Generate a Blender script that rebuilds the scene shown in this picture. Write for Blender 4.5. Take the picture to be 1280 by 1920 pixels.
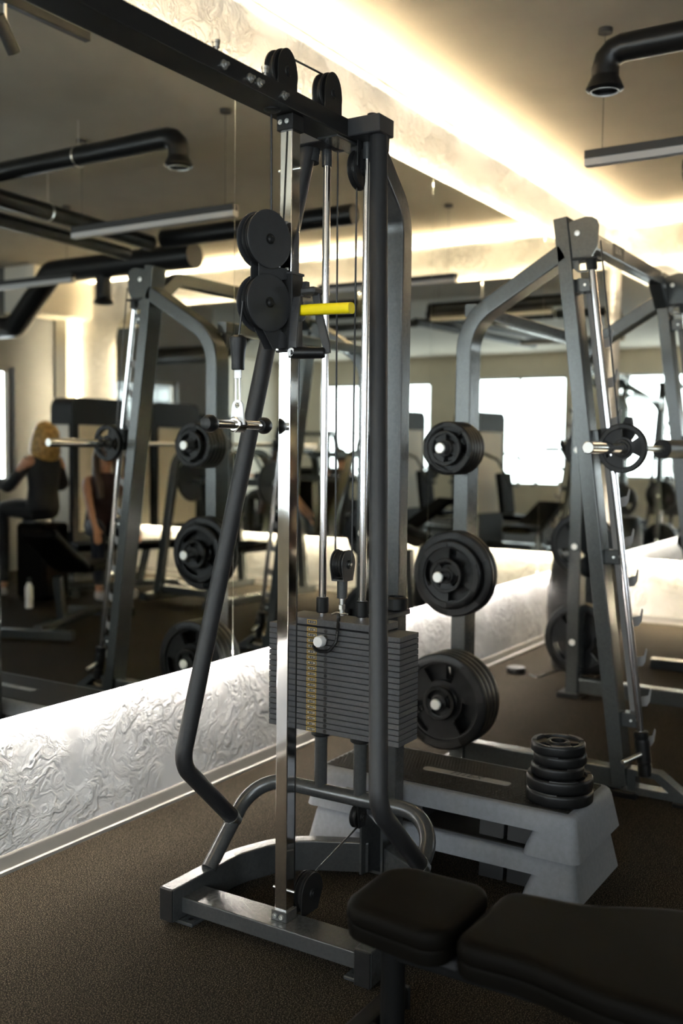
import bpy, bmesh, math, random
from mathutils import Vector, Matrix, Euler
from math import pi, sin, cos, radians, atan2, sqrt
random.seed(7)
SC = bpy.context.scene
for o in list(bpy.data.objects):
    bpy.data.objects.remove(o)
COL = SC.collection

# ------------------------------------------------------------------ camera
CAMH = 1.5
YAW, PIT, ROL, FPX = radians(32.1), radians(3.6), radians(0.65), 1910.0
cam_d = bpy.data.cameras.new('camera')
cam = bpy.data.objects.new('camera', cam_d); COL.objects.link(cam)
fwd = Vector((cos(YAW) * cos(PIT), sin(YAW) * cos(PIT), -sin(PIT)))
rgt = Vector((sin(YAW), -cos(YAW), 0))
upv = rgt.cross(fwd)
r2 = rgt * cos(ROL) + upv * sin(ROL)
u2 = -rgt * sin(ROL) + upv * cos(ROL)
cam.matrix_world = Matrix(((r2.x, u2.x, -fwd.x, 0), (r2.y, u2.y, -fwd.y, 0), (r2.z, u2.z, -fwd.z, CAMH), (0, 0, 0, 1)))
cam_d.sensor_fit = 'VERTICAL'
cam_d.sensor_height = 36.0
cam_d.sensor_width = 24.0
cam_d.lens = FPX / 1920 * 36.0
cam_d.clip_start = 0.05
cam_d.clip_end = 200
cam_d.dof.use_dof = True
cam_d.dof.focus_distance = 3.15
cam_d.dof.aperture_fstop = 1.8
SC.camera = cam

# ------------------------------------------------------------------ world, daylight, exposure
W = bpy.data.worlds.new('overcast_sky'); SC.world = W
W.use_nodes = True
bgn = W.node_tree.nodes['Background']
bgn.inputs['Color'].default_value = (0.86, 0.95, 1.0, 1)
bgn.inputs['Strength'].default_value = 9.5
SC.view_settings.view_transform = 'Standard'
SC.view_settings.look = 'None'
SC.view_settings.gamma = 1.0
SC.view_settings.exposure = 0.0
SC.view_settings.use_curve_mapping = False
cy = SC.cycles
cy.use_denoising = True
cy.max_bounces = 10
cy.diffuse_bounces = 5
cy.glossy_bounces = 7
cy.transmission_bounces = 4
cy.transparent_max_bounces = 8
cy.sample_clamp_indirect = 60.0
cy.blur_glossy = 0.5
cy.caustics_refractive = False
cy.caustics_reflective = False

STRIP_LOW = 190.0      # neutral strip along the mirrors' lower edge
STRIP_TOP = 210.0      # warm strip along the mirrors' upper edge
STRIP_COVE = 76.0     # warm strip under the ceiling
WARM = (1.0, 0.80, 0.52)
NEUT = (1.0, 0.93, 0.84)

# room, metres: X along the mirror wall, Y towards it
YN, YS, XE, XW, ZC = 2.838, -4.10, 8.95, -2.6, 3.54
YR, XI = -9.0, 6.0    # the room runs on past the grey wall as far as YR, up to XI
WINDOWS = [  # wall, a0, a1, z0, z1
    ('south', 6.75, 8.19, 0.95, 2.40),
    ('west', -7.8, -4.9, 0.75, 2.98),
    ('west', -3.85, -1.75, 0.75, 3.05),
    ('west', -0.7, 2.45, 0.95, 3.05),
]

# ------------------------------------------------------------------ materials
def _nt(name):
    m = bpy.data.materials.new(name); m.use_nodes = True
    nt = m.node_tree
    return m, nt, nt.nodes['Principled BSDF']

def mat(name, col, rough=0.5, metal=0.0, var=0.0, scale=30, bump=0.0, bscale=200, coat=0.0, spec=0.5, rvar=0.0, ior=1.45):
    m, nt, b = _nt(name)
    b.inputs['Base Color'].default_value = (*col, 1)
    b.inputs['Roughness'].default_value = rough
    b.inputs['Metallic'].default_value = metal
    b.inputs['Coat Weight'].default_value = coat
    b.inputs['IOR'].default_value = ior
    b.inputs['Specular IOR Level'].default_value = spec
    tc = nt.nodes.new('ShaderNodeTexCoord')
    if var or rvar:
        n = nt.nodes.new('ShaderNodeTexNoise'); n.inputs['Scale'].default_value = scale
        n.inputs['Detail'].default_value = 5
        nt.links.new(tc.outputs['Object'], n.inputs['Vector'])
        if var:
            r = nt.nodes.new('ShaderNodeValToRGB')
            r.color_ramp.elements[0].position = 0.3; r.color_ramp.elements[1].position = 0.7
            r.color_ramp.elements[0].color = (*[c * (1 - var) for c in col], 1)
            r.color_ramp.elements[1].color = (*[min(1, c * (1 + var)) for c in col], 1)
            nt.links.new(n.outputs['Fac'], r.inputs['Fac'])
            nt.links.new(r.outputs['Color'], b.inputs['Base Color'])
        if rvar:
            mr = nt.nodes.new('ShaderNodeMapRange')
            mr.inputs['To Min'].default_value = max(0.02, rough - rvar)
            mr.inputs['To Max'].default_value = rough + rvar
            nt.links.new(n.outputs['Fac'], mr.inputs['Value'])
            nt.links.new(mr.outputs['Result'], b.inputs['Roughness'])
    if bump:
        n2 = nt.nodes.new('ShaderNodeTexNoise'); n2.inputs['Scale'].default_value = bscale
        n2.inputs['Detail'].default_value = 3
        nt.links.new(tc.outputs['Object'], n2.inputs['Vector'])
        bp = nt.nodes.new('ShaderNodeBump'); bp.inputs['Strength'].default_value = bump
        bp.inputs['Distance'].default_value = 0.002
        nt.links.new(n2.outputs['Fac'], bp.inputs['Height'])
        nt.links.new(bp.outputs['Normal'], b.inputs['Normal'])
    return m

def emis(name, col, strength):
    m, nt, b = _nt(name)
    b.inputs['Base Color'].default_value = (0.8, 0.8, 0.8, 1)
    b.inputs['Emission Color'].default_value = (*col, 1)
    b.inputs['Emission Strength'].default_value = strength
    return m

M = {}
M['frame'] = mat('graphite_powder_coat', (0.066, 0.069, 0.070), 0.22, 0.35, 0.10, 90, 0.10, 900, spec=0.6)
M['frame2'] = mat('grey_green_powder_coat', (0.076, 0.081, 0.079), 0.21, 0.35, 0.10, 90, 0.06, 700, spec=0.6)
M['dark_paint'] = mat('black_powder_coat', (0.012, 0.012, 0.012), 0.45, 0.0, 0.1, 60, 0.05, 700, spec=0.25)
M['grip'] = mat('black_grip_sleeve', (0.016, 0.016, 0.017), 0.52, 0.0, 0.1, 60, 0.12, 600)
M['plastic'] = mat('dark_grey_plastic', (0.026, 0.027, 0.029), 0.46, 0.0, 0.08, 40, 0.06, 500)
M['cast'] = mat('black_cast_plate', (0.072, 0.072, 0.074), 0.62, 0.0, 0.12, 120, 0.15, 900)
M['rubber'] = mat('black_rubber', (0.0055, 0.0055, 0.0055), 0.40, 0.0, 0.15, 50, 0.10, 300, spec=0.32)
M['rubber_worn'] = mat('worn_black_rubber', (0.012, 0.0115, 0.011), 0.46, 0.0, 0.25, 25, 0.10, 300, spec=0.35)
M['chrome'] = mat('polished_chrome', (0.86, 0.85, 0.85), 0.07, 1.0, 0.04, 14, 0.0, rvar=0.05)
M['rod'] = mat('ground_steel', (0.82, 0.81, 0.84), 0.13, 1.0)
M['steel'] = mat('zinc_steel', (0.72, 0.72, 0.70), 0.28, 1.0)
M['cap'] = mat('brushed_end_cap', (0.90, 0.90, 0.86), 0.45, 0.55)
M['yellow'] = mat('yellow_plastic', (0.88, 0.70, 0.004), 0.42, 0.0, 0.04, 40)
M['label_yellow'] = mat('label_yellow', (0.80, 0.50, 0.05), 0.5)
M['label_cream'] = mat('label_cream', (0.75, 0.68, 0.50), 0.5)
M['strip_grey'] = mat('grey_strip_metal', (0.22, 0.21, 0.20), 0.45, 0.2)
M['cable'] = mat('cable_sheath', (0.010, 0.010, 0.010), 0.35)
M['lead'] = mat('coiled_lead', (0.012, 0.012, 0.012), 0.3)
M['white'] = mat('white_metal', (0.93, 0.93, 0.93), 0.35, 0.1)
M['vinyl'] = mat('black_vinyl', (0.0028, 0.0023, 0.0016), 0.62, 0.0, 0.15, 8, 0.12, 350, ior=1.14)
M['step_grey'] = mat('grey_step_plastic', (0.195, 0.205, 0.225), 0.66, 0.0, 0.08, 60, 0.25, 700)
M['step_black'] = mat('black_step_plastic', (0.02, 0.02, 0.021), 0.5)
M['step_mat'] = mat('black_ribbed_mat', (0.010, 0.009, 0.007), 0.6, 0.0, 0.2, 60, ior=1.3)
M['step_badge'] = mat('grey_badge', (0.17, 0.165, 0.155), 0.5)
M['badge_ink'] = mat('dark_badge_print', (0.03, 0.03, 0.03), 0.5)
M['sticker_ink'] = mat('pale_sticker_print', (0.62, 0.55, 0.46), 0.5)
M['mirror'] = mat('silvered_glass', (0.90, 0.92, 0.89), 0.0, 1.0)
M['base'] = mat('white_skirting', (0.30, 0.285, 0.26), 0.5, 0.0, 0.05, 8)
M['ceil'] = mat('painted_ceiling', (0.46, 0.42, 0.34), 0.9, 0.0, 0.03, 4, 0.1, 120)
M['grey_wall'] = mat('grey_paint', (0.17, 0.178, 0.185), 0.85, 0.0, 0.05, 3)
M['cream'] = mat('cream_paint', (0.82, 0.77, 0.66), 0.85, 0.0, 0.04, 3)
M['bench_paint'] = mat('matt_black_paint', (0.005, 0.005, 0.005), 0.5, spec=0.15)
M['duct'] = mat('black_duct', (0.010, 0.010, 0.010), 0.35, 0.2)
M['lamp_body'] = mat('black_lamp_body', (0.020, 0.019, 0.018), 0.5)
M['lamp_lens'] = mat('opal_diffuser', (0.45, 0.44, 0.43), 0.5)
M['shroud'] = mat('pale_shroud_panel', (0.78, 0.72, 0.61), 0.5)
M['black_shroud'] = mat('black_shroud', (0.010, 0.010, 0.010), 0.5, spec=0.2)
M['skin'] = mat('skin', (0.52, 0.27, 0.17), 0.5, 0.0, 0.08, 20)
M['blond'] = mat('blond_hair', (0.42, 0.25, 0.075), 0.5, 0.0, 0.55, 28, 1.0, 45)
M['brown_hair'] = mat('dark_brown_hair', (0.045, 0.022, 0.012), 0.45, 0.0, 0.3, 40)
M['black_cloth'] = mat('black_cloth', (0.012, 0.012, 0.013), 0.8)
M['maroon_cloth'] = mat('dark_maroon_cloth', (0.035, 0.015, 0.014), 0.8)
M['navy_cloth'] = mat('dark_navy_cloth', (0.012, 0.014, 0.022), 0.8)
M['shoe'] = mat('pale_shoe', (0.5, 0.45, 0.42), 0.6)
M['orange'] = mat('orange_plastic', (0.75, 0.30, 0.02), 0.4)
M['leaf'] = mat('hedge_leaf', (0.12, 0.24, 0.04), 0.6, 0.0, 0.4, 6)
M['led_warm'] = emis('warm_led', WARM, STRIP_COVE)
M['led_soft'] = emis('soft_led_profile', (1.0, 0.86, 0.60), 14.0)
M['led_halo'] = emis('warm_led_halo', WARM, STRIP_TOP * 3.2)
M['led_top'] = emis('warm_led_top', WARM, STRIP_TOP)
M['led_low'] = emis('neutral_led_low', NEUT, STRIP_LOW)
M['led_low_e'] = emis('warm_led_low', (1.0, 0.86, 0.62), STRIP_LOW * 2.6)

def plaster(name, col):
    m, nt, b = _nt(name)
    b.inputs['Roughness'].default_value = 0.75
    tc = nt.nodes.new('ShaderNodeTexCoord')
    w = nt.nodes.new('ShaderNodeTexNoise'); w.inputs['Scale'].default_value = 3.2; w.inputs['Detail'].default_value = 3
    nt.links.new(tc.outputs['Object'], w.inputs['Vector'])
    mx = nt.nodes.new('ShaderNodeVectorMath'); mx.operation = 'MULTIPLY_ADD'
    mx.inputs[1].default_value = (.9, .9, .55)
    nt.links.new(w.outputs['Color'], mx.inputs[0]); nt.links.new(tc.outputs['Object'], mx.inputs[2])
    n1 = nt.nodes.new('ShaderNodeTexNoise'); n1.inputs['Scale'].default_value = 5.0; n1.inputs['Detail'].default_value = 6
    n1.inputs['Roughness'].default_value = 0.58; n1.inputs['Distortion'].default_value = 0.9
    nt.links.new(mx.outputs[0], n1.inputs['Vector'])
    # ridges left by the trowel: |noise - 0.5| creases
    s1 = nt.nodes.new('ShaderNodeMath'); s1.operation = 'SUBTRACT'; s1.inputs[1].default_value = 0.5
    nt.links.new(n1.outputs['Fac'], s1.inputs[0])
    a1 = nt.nodes.new('ShaderNodeMath'); a1.operation = 'ABSOLUTE'; nt.links.new(s1.outputs[0], a1.inputs[0])
    mr = nt.nodes.new('ShaderNodeMapRange'); mr.inputs['From Min'].default_value = 0.0; mr.inputs['From Max'].default_value = 0.10
    mr.inputs['To Min'].default_value = 1.0; mr.inputs['To Max'].default_value = 0.0
    nt.links.new(a1.outputs[0], mr.inputs['Value'])
    n2 = nt.nodes.new('ShaderNodeTexNoise'); n2.inputs['Scale'].default_value = 26; n2.inputs['Detail'].default_value = 6
    n2.inputs['Distortion'].default_value = 1.5
    nt.links.new(mx.outputs[0], n2.inputs['Vector'])
    msk = nt.nodes.new('ShaderNodeTexNoise'); msk.inputs['Scale'].default_value = 2.6
    nt.links.new(tc.outputs['Object'], msk.inputs['Vector'])
    mm = nt.nodes.new('ShaderNodeMapRange'); mm.inputs['From Min'].default_value = 0.36; mm.inputs['From Max'].default_value = 0.60
    nt.links.new(msk.outputs['Fac'], mm.inputs['Value'])
    ad = nt.nodes.new('ShaderNodeMath'); ad.operation = 'MULTIPLY_ADD'; ad.inputs[1].default_value = 0.40
    nt.links.new(n2.outputs['Fac'], ad.inputs[0]); nt.links.new(mr.outputs['Result'], ad.inputs[2])
    ml = nt.nodes.new('ShaderNodeMath'); ml.operation = 'MULTIPLY'
    nt.links.new(ad.outputs[0], ml.inputs[0]); nt.links.new(mm.outputs['Result'], ml.inputs[1])
    bp = nt.nodes.new('ShaderNodeBump'); bp.inputs['Strength'].default_value = 1.0; bp.inputs['Distance'].default_value = 0.018
    nt.links.new(ml.outputs[0], bp.inputs['Height']); nt.links.new(bp.outputs['Normal'], b.inputs['Normal'])
    b.inputs['Base Color'].default_value = (*col, 1)
    return m
M['plaster'] = plaster('trowelled_plaster', (0.80, 0.80, 0.80))
M['plaster_e'] = plaster('trowelled_plaster_east', (0.78, 0.76, 0.71))

def floor_mat():
    m, nt, b = _nt('speckled_rubber_floor')
    tc = nt.nodes.new('ShaderNodeTexCoord')
    n = nt.nodes.new('ShaderNodeTexNoise'); n.inputs['Scale'].default_value = 300; n.inputs['Detail'].default_value = 2
    nt.links.new(tc.outputs['Object'], n.inputs['Vector'])
    r = nt.nodes.new('ShaderNodeValToRGB'); e = r.color_ramp.elements
    e[0].position = 0.42; e[0].color = (0.0070, 0.0060, 0.0046, 1)
    e[1].position = 0.68; e[1].color = (0.150, 0.121, 0.086, 1)
    e2 = r.color_ramp.elements.new(0.55); e2.color = (0.0180, 0.0150, 0.0110, 1)
    nt.links.new(n.outputs['Fac'], r.inputs['Fac'])
    n3 = nt.nodes.new('ShaderNodeTexNoise'); n3.inputs['Scale'].default_value = 2.0; n3.inputs['Detail'].default_value = 4
    nt.links.new(tc.outputs['Object'], n3.inputs['Vector'])
    mr = nt.nodes.new('ShaderNodeMapRange'); mr.inputs['To Min'].default_value = 0.75; mr.inputs['To Max'].default_value = 1.25
    nt.links.new(n3.outputs['Fac'], mr.inputs['Value'])
    mul = nt.nodes.new('ShaderNodeVectorMath'); mul.operation = 'SCALE'
    nt.links.new(r.outputs['Color'], mul.inputs[0]); nt.links.new(mr.outputs['Result'], mul.inputs['Scale'])
    nt.links.new(mul.outputs[0], b.inputs['Base Color'])
    b.inputs['Roughness'].default_value = 0.85
    b.inputs['IOR'].default_value = 1.10
    bp = nt.nodes.new('ShaderNodeBump'); bp.inputs['Strength'].default_value = 0.35; bp.inputs['Distance'].default_value = 0.003
    nt.links.new(n.outputs['Fac'], bp.inputs['Height']); nt.links.new(bp.outputs['Normal'], b.inputs['Normal'])
    return m
M['floor'] = floor_mat()

def pane_mat():
    m = bpy.data.materials.new('window_glass'); m.use_nodes = True
    nt = m.node_tree; nt.nodes.clear()
    out = nt.nodes.new('ShaderNodeOutputMaterial'); mix = nt.nodes.new('ShaderNodeMixShader')
    tr = nt.nodes.new('ShaderNodeBsdfTransparent'); gl = nt.nodes.new('ShaderNodeBsdfGlossy')
    gl.inputs['Roughness'].default_value = 0.02
    mix.inputs[0].default_value = 0.06
    nt.links.new(tr.outputs[0], mix.inputs[1]); nt.links.new(gl.outputs[0], mix.inputs[2]); nt.links.new(mix.outputs[0], out.inputs[0])
    return m
M['pane'] = pane_mat()

# ------------------------------------------------------------------ geometry helpers
V = Vector
def fillet(pts, r, n=6):
    pts = [V(p) for p in pts]
    out = [pts[0]]
    for i in range(1, len(pts) - 1):
        a, b, c = pts[i - 1], pts[i], pts[i + 1]
        rr = r[i - 1] if isinstance(r, (list, tuple)) else r
        d1 = (a - b).normalized(); d2 = (c - b).normalized()
        ang = d1.angle(d2)
        if rr <= 0 or ang > pi - 0.02:
            out.append(b); continue
        t = min(rr / math.tan(ang / 2), (a - b).length * 0.49, (c - b).length * 0.49)
        rr = t * math.tan(ang / 2)
        ctr = b + (d1 + d2).normalized() * (rr / sin(ang / 2))
        s, e = b + d1 * t - ctr, b + d2 * t - ctr
        tot = s.angle(e); ax = s.cross(e).normalized()
        for k in range(n + 1):
            out.append(ctr + Matrix.Rotation(tot * k / n, 3, ax) @ s)
    out.append(pts[-1])
    return out

def circ(r, n=16):
    return [(r * cos(2 * pi * k / n), r * sin(2 * pi * k / n)) for k in range(n)]

def rrect(w, h, r=0.006, n=2):
    r = min(r, w * 0.49, h * 0.49)
    pts = []
    for cx, cyy, a0 in ((w / 2 - r, h / 2 - r, 0), (-w / 2 + r, h / 2 - r, pi / 2), (-w / 2 + r, -h / 2 + r, pi), (w / 2 - r, -h / 2 + r, 3 * pi / 2)):
        for k in range(n + 1):
            a = a0 + pi / 2 * k / n
            pts.append((cx + r * cos(a), cyy + r * sin(a)))
    return pts

class MB:
    def __init__(s):
        s.bm = bmesh.new()
    def box(s, c, sz, bev=0.0, rot=None, seg=1):
        m = Matrix.Translation(V(c))
        if rot is not None:
            m = m @ (rot.to_4x4() if isinstance(rot, Matrix) else Euler(rot).to_matrix().to_4x4())
        m = m @ Matrix.Diagonal((*sz, 1))
        g = bmesh.ops.create_cube(s.bm, size=1.0, matrix=m)
        if bev:
            es = set()
            for v in g['verts']:
                es.update(v.link_edges)
            bmesh.ops.bevel(s.bm, geom=list(es), offset=bev, segments=seg, affect='EDGES', profile=0.5)
        return s
    def span(s, a, b, bev=0.0):
        return s.box([(a[i] + b[i]) / 2 for i in range(3)], [abs(b[i] - a[i]) for i in range(3)], bev)
    def sweep(s, path, sec, up=None, caps=True, closed=False):
        path = [V(p) for p in path]
        n = len(path); rings = []
        prev = None
        for i, p in enumerate(path):
            if closed:
                t = (path[(i + 1) % n] - path[i - 1]).normalized()
            elif i == 0: t = (path[1] - p).normalized()
            elif i == n - 1: t = (p - path[i - 1]).normalized()
            else: t = ((path[i + 1] - p).normalized() + (p - path[i - 1]).normalized()).normalized()
            if up is not None:
                side = t.cross(V(up)).normalized(); u = side.cross(t)
            else:
                if prev is None:
                    ref = V((0, 0, 1)) if abs(t.z) < 0.9 else V((1, 0, 0))
                else:
                    ref = prev
                side = t.cross(ref).normalized(); u = side.cross(t).normalized(); prev = u
            rings.append([s.bm.verts.new(p + side * a + u * b) for a, b in sec])
        k = len(sec)
        m = n if closed else n - 1
        for i in range(m):
            A, B = rings[i], rings[(i + 1) % n]
            for j in range(k):
                s.bm.faces.new((A[j], A[(j + 1) % k], B[(j + 1) % k], B[j]))
        if caps and not closed:
            s.bm.faces.new(list(reversed(rings[0]))); s.bm.faces.new(rings[-1])
        return s
    def tube(s, path, r, n=16, bend=0.0, bn=6):
        return s.sweep(fillet(path, bend, bn) if bend else path, circ(r, n))
    def bar(s, path, w, h, up=(0, 0, 1), bend=0.0, rad=0.006, bn=6):
        return s.sweep(fillet(path, bend, bn) if bend else path, rrect(w, h, rad), up)
    def lathe(s, prof, o, ax, n=24, caps=True):
        o = V(o); ax = V(ax).normalized()
        ref = V((0, 0, 1)) if abs(ax.z) < 0.9 else V((1, 0, 0))
        a = ax.cross(ref).normalized(); b = ax.cross(a)
        rings = []
        for r, h in prof:
            if r <= 1e-6:
                rings.append([s.bm.verts.new(o + ax * h)])
            else:
                rings.append([s.bm.verts.new(o + ax * h + a * (r * cos(2 * pi * k / n)) + b * (r * sin(2 * pi * k / n))) for k in range(n)])
        for A, B in zip(rings, rings[1:]):
            for k in range(n):
                k2 = (k + 1) % n
                if len(A) == 1 and len(B) == 1: continue
                if len(A) == 1: s.bm.faces.new((A[0], B[k2], B[k]))
                elif len(B) == 1: s.bm.faces.new((A[k], A[k2], B[0]))
                else: s.bm.faces.new((A[k], A[k2], B[k2], B[k]))
        if caps:
            if len(rings[0]) > 1: s.bm.faces.new(list(reversed(rings[0])))
            if len(rings[-1]) > 1: s.bm.faces.new(rings[-1])
        return s
    def cyl(s, p, q, r, n=20, bev=0.0):
        p, q = V(p), V(q); L = (q - p).length
        if bev:
            prof = [(r - bev, 0), (r, bev), (r, L - bev), (r - bev, L)]
        else:
            prof = [(r, 0), (r, L)]
        return s.lathe(prof, p, q - p, n)
    def ball(s, c, r, n=20, m=10, sq=1.0):
        return s.lathe([(r * sin(pi * k / m), -r * sq * cos(pi * k / m)) for k in range(m + 1)], c, (0, 0, 1), n)
    def prism(s, poly, o, u, v, t, bev=0.0, hole=None):
        """poly in (u,v) plane at o, extruded by vector t"""
        o, u, v, t = V(o), V(u), V(v), V(t)
        A = [s.bm.verts.new(o + u * a + v * b) for a, b in poly]
        B = [s.bm.verts.new(o + u * a + v * b + t) for a, b in poly]
        n = len(poly)
        if hole is None:
            f1 = s.bm.faces.new(list(reversed(A))); f2 = s.bm.faces.new(B)
        else:
            HA = [s.bm.verts.new(o + u * a + v * b) for a, b in hole]
            HB = [s.bm.verts.new(o + u * a + v * b + t) for a, b in hole]
            m = len(hole)
            for L, H, flip in ((A, HA, True), (B, HB, False)):
                es = [s.bm.edges.get((L[i], L[(i + 1) % n])) or s.bm.edges.new((L[i], L[(i + 1) % n])) for i in range(n)]
                es += [s.bm.edges.get((H[i], H[(i + 1) % m])) or s.bm.edges.new((H[i], H[(i + 1) % m])) for i in range(m)]
                bmesh.ops.triangle_fill(s.bm, use_beauty=True, use_dissolve=False, edges=es)
            for i in range(m):
                s.bm.faces.new((HA[i], HA[(i + 1) % m], HB[(i + 1) % m], HB[i]))
        for i in range(n):
            s.bm.faces.new((A[i], A[(i + 1) % n], B[(i + 1) % n], B[i]))
        if bev and hole is None:
            bmesh.ops.bevel(s.bm, geom=list(f1.edges) + list(f2.edges), offset=bev, segments=2, affect='EDGES', profile=0.5)
        return s
    def build(s, name, m, parent=None, angle=35, mats=None, org=None):
        bmesh.ops.recalc_face_normals(s.bm, faces=s.bm.faces)
        if org is not None:
            bmesh.ops.translate(s.bm, verts=s.bm.verts, vec=-V(org))
        me = bpy.data.meshes.new(name); s.bm.to_mesh(me); s.bm.free()
        if len(me.polygons):
            me.polygons.foreach_set('use_smooth', [True] * len(me.polygons))
            me.set_sharp_from_angle(angle=radians(angle))
        o = bpy.data.objects.new(name, me); COL.objects.link(o)
        if len(me.polygons) < 4000:
            wn = o.modifiers.new('flat_faces', 'WEIGHTED_NORMAL'); wn.keep_sharp = True; wn.weight = 90
        for x in (mats or [m]):
            me.materials.append(M[x] if isinstance(x, str) else x)
        if org is not None: o.location = org
        if parent is not None:
            o.parent = parent
            o.matrix_parent_inverse = Matrix.Translation(-V(parent.location)) if parent.type == 'EMPTY' and tuple(parent.rotation_euler) == (0, 0, 0) else Matrix()
        return o

def thing(name, label, cat, loc=(0, 0, 0), group=None, rotz=0):
    o = bpy.data.objects.new(name, None); COL.objects.link(o)
    o.empty_display_size = 0.1
    o.location = loc
    o['label'] = label; o['category'] = cat
    if group: o['group'] = group
    o.rotation_euler = (0, 0, rotz)
    return o
def tag(o, label, cat, group=None, kind=None):
    o['label'] = label; o['category'] = cat
    if group: o['group'] = group
    if kind: o['kind'] = kind
    return o
def struct(o):
    o['kind'] = 'structure'; return o
def put(o, parent):           # mesh built in the thing's own frame
    o.parent = parent; o.matrix_parent_inverse = Matrix(); return o
def dup(root, loc=None, rotz=None, label=None):
    r = root.copy(); COL.objects.link(r)
    if loc is not None: r.location = loc
    if rotz is not None: r.rotation_euler = (0, 0, rotz)
    if label: r['label'] = label
    for ch in list(root.children):
        c = ch.copy(); COL.objects.link(c); c.parent = r; c.matrix_parent_inverse = ch.matrix_parent_inverse.copy()
        for g in ch.children:
            d = g.copy(); COL.objects.link(d); d.parent = c; d.matrix_parent_inverse = g.matrix_parent_inverse.copy()
    return r
_txt = {}
def text_bm(mb, body, size, mw, mi=0, shear=0.0):
    """flat lettering with a hair of thickness, written into mb; mw maps the text's XY plane"""
    key = (body, size, shear)
    if key not in _txt:
        cu = bpy.data.curves.new('lettering', 'FONT'); cu.body = body; cu.size = size
        cu.align_x = 'CENTER'; cu.align_y = 'CENTER'; cu.resolution_u = 2; cu.shear = shear; cu.extrude = 0.0004
        ob = bpy.data.objects.new('lettering', cu); COL.objects.link(ob)
        dg = bpy.context.evaluated_depsgraph_get()
        me = bpy.data.meshes.new_from_object(ob.evaluated_get(dg))
        _txt[key] = ([v.co.copy() for v in me.vertices], [tuple(p.vertices) for p in me.polygons])
        bpy.data.objects.remove(ob); bpy.data.curves.remove(cu); bpy.data.meshes.remove(me)
    vs, fs = _txt[key]
    nv = [mb.bm.verts.new(mw @ v) for v in vs]
    for f in fs:
        try:
            fc = mb.bm.faces.new([nv[i] for i in f]); fc.material_index = mi
        except ValueError:
            pass

# ================================================================== ROOM
struct(MB().span((XW - .2, YR - .2, -0.1), (XE + .2, YN + .2, 0)).build('floor', 'floor'))
struct(MB().span((XW - .2, YR - .2, ZC), (XE + .2, YN + .2, ZC + 0.12)).build('ceiling', 'ceil'))
def wall_with_holes(name, wall, m):
    mb = MB()
    if wall == 'north': mb.span((XW - .2, YN, 0), (XE + .2, YN + .2, ZC))
    elif wall == 'east': mb.span((XE, YS - .2, 0), (XE + .2, YN, ZC))
    else:
        hs = sorted([w for w in WINDOWS if w[0] == wall], key=lambda w: w[1])
        a0, a1 = (XI, XE) if wall == 'south' else (YR, YN)
        def blk(p, q, z0, z1):
            if q - p < 1e-4 or z1 - z0 < 1e-4: return
            if wall == 'south': mb.span((p, YS - .2, z0), (q, YS, z1))
            else: mb.span((XW - .2, p, z0), (XW, q, z1))
        c = a0
        for _, p, q, z0, z1 in hs:
            blk(c, p, 0, ZC); blk(p, q, 0, z0); blk(p, q, z1, ZC); c = q
        blk(c, a1, 0, ZC)
    return struct(mb.build(name, m))
w_n = wall_with_holes('wall_north', 'north', 'plaster')
w_e = wall_with_holes('wall_east', 'east', 'plaster_e')
w_s = wall_with_holes('wall_south', 'south', 'grey_wall')
struct(MB().span((XW - .2, YR - .2, 0), (XI + .2, YR, ZC)).build('wall_rear', 'cream'))
struct(MB().span((XI, YR, 0), (XI + .2, YS - .2, ZC)).build('wall_inner', 'grey_wall'))
w_w = wall_with_holes('wall_west', 'west', 'cream')
struct(MB().prism([(0, 0), (.018, 0), (.018, .012), (.010, .016), (.007, .058), (.002, .066), (0, .066)], (XW, YN, 0), (0, -1, 0), (0, 0, 1), (XE - XW, 0, 0)).build('baseboard_north', 'base'))
struct(MB().prism([(0, 0), (.018, 0), (.018, .012), (.010, .016), (.007, .058), (.002, .066), (0, .066)], (XE, YS, 0), (-1, 0, 0), (0, 0, 1), (0, YN - YS - .02, 0)).build('baseboard_east', 'base'))

for i, (wl, a0, a1, z0, z1) in enumerate(WINDOWS):
    mb = MB()
    def P(a, d, z):
        return (a, YS - d, z) if wl == 'south' else (XW - d, a, z)
    fw = .05
    for p, q in (((a0, z0), (a1, z0 + fw)), ((a0, z1 - fw), (a1, z1)), ((a0, z0 + fw), (a0 + fw, z1 - fw)), ((a1 - fw, z0 + fw), (a1, z1 - fw))):
        mb.span(P(p[0], .06, p[1]), P(q[0], .12, q[1]))
    am = (a0 + a1) / 2
    mb.span(P(am - .025, .065, z0 + fw), P(am + .025, .115, z1 - fw))
    wf = struct(mb.build('window_%d' % (i + 1), 'base'))
    for p, q in ((a0 + fw, am - .025), (am + .025, a1 - fw)):
        o = MB().span(P(p, .088, z0 + fw), P(q, .094, z1 - fw)).build('pane', 'pane', wf)
    # daylight is sampled through the opening
    L = bpy.data.lights.new('window_portal', 'AREA'); L.shape = 'RECTANGLE'; L.size = a1 - a0; L.size_y = z1 - z0
    lo = bpy.data.objects.new('window_portal', L); COL.objects.link(lo)
    lo.location = P((a0 + a1) / 2, .15, (z0 + z1) / 2)
    lo.rotation_euler = (pi / 2, 0, pi) if wl == 'south' else (pi / 2, 0, pi / 2)
    d = V((0, 1, 0)) if wl == 'south' else V((1, 0, 0))
    lo.rotation_euler = (-d).to_track_quat('Z', 'Y').to_euler()
    L.cycles.is_portal = True

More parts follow.
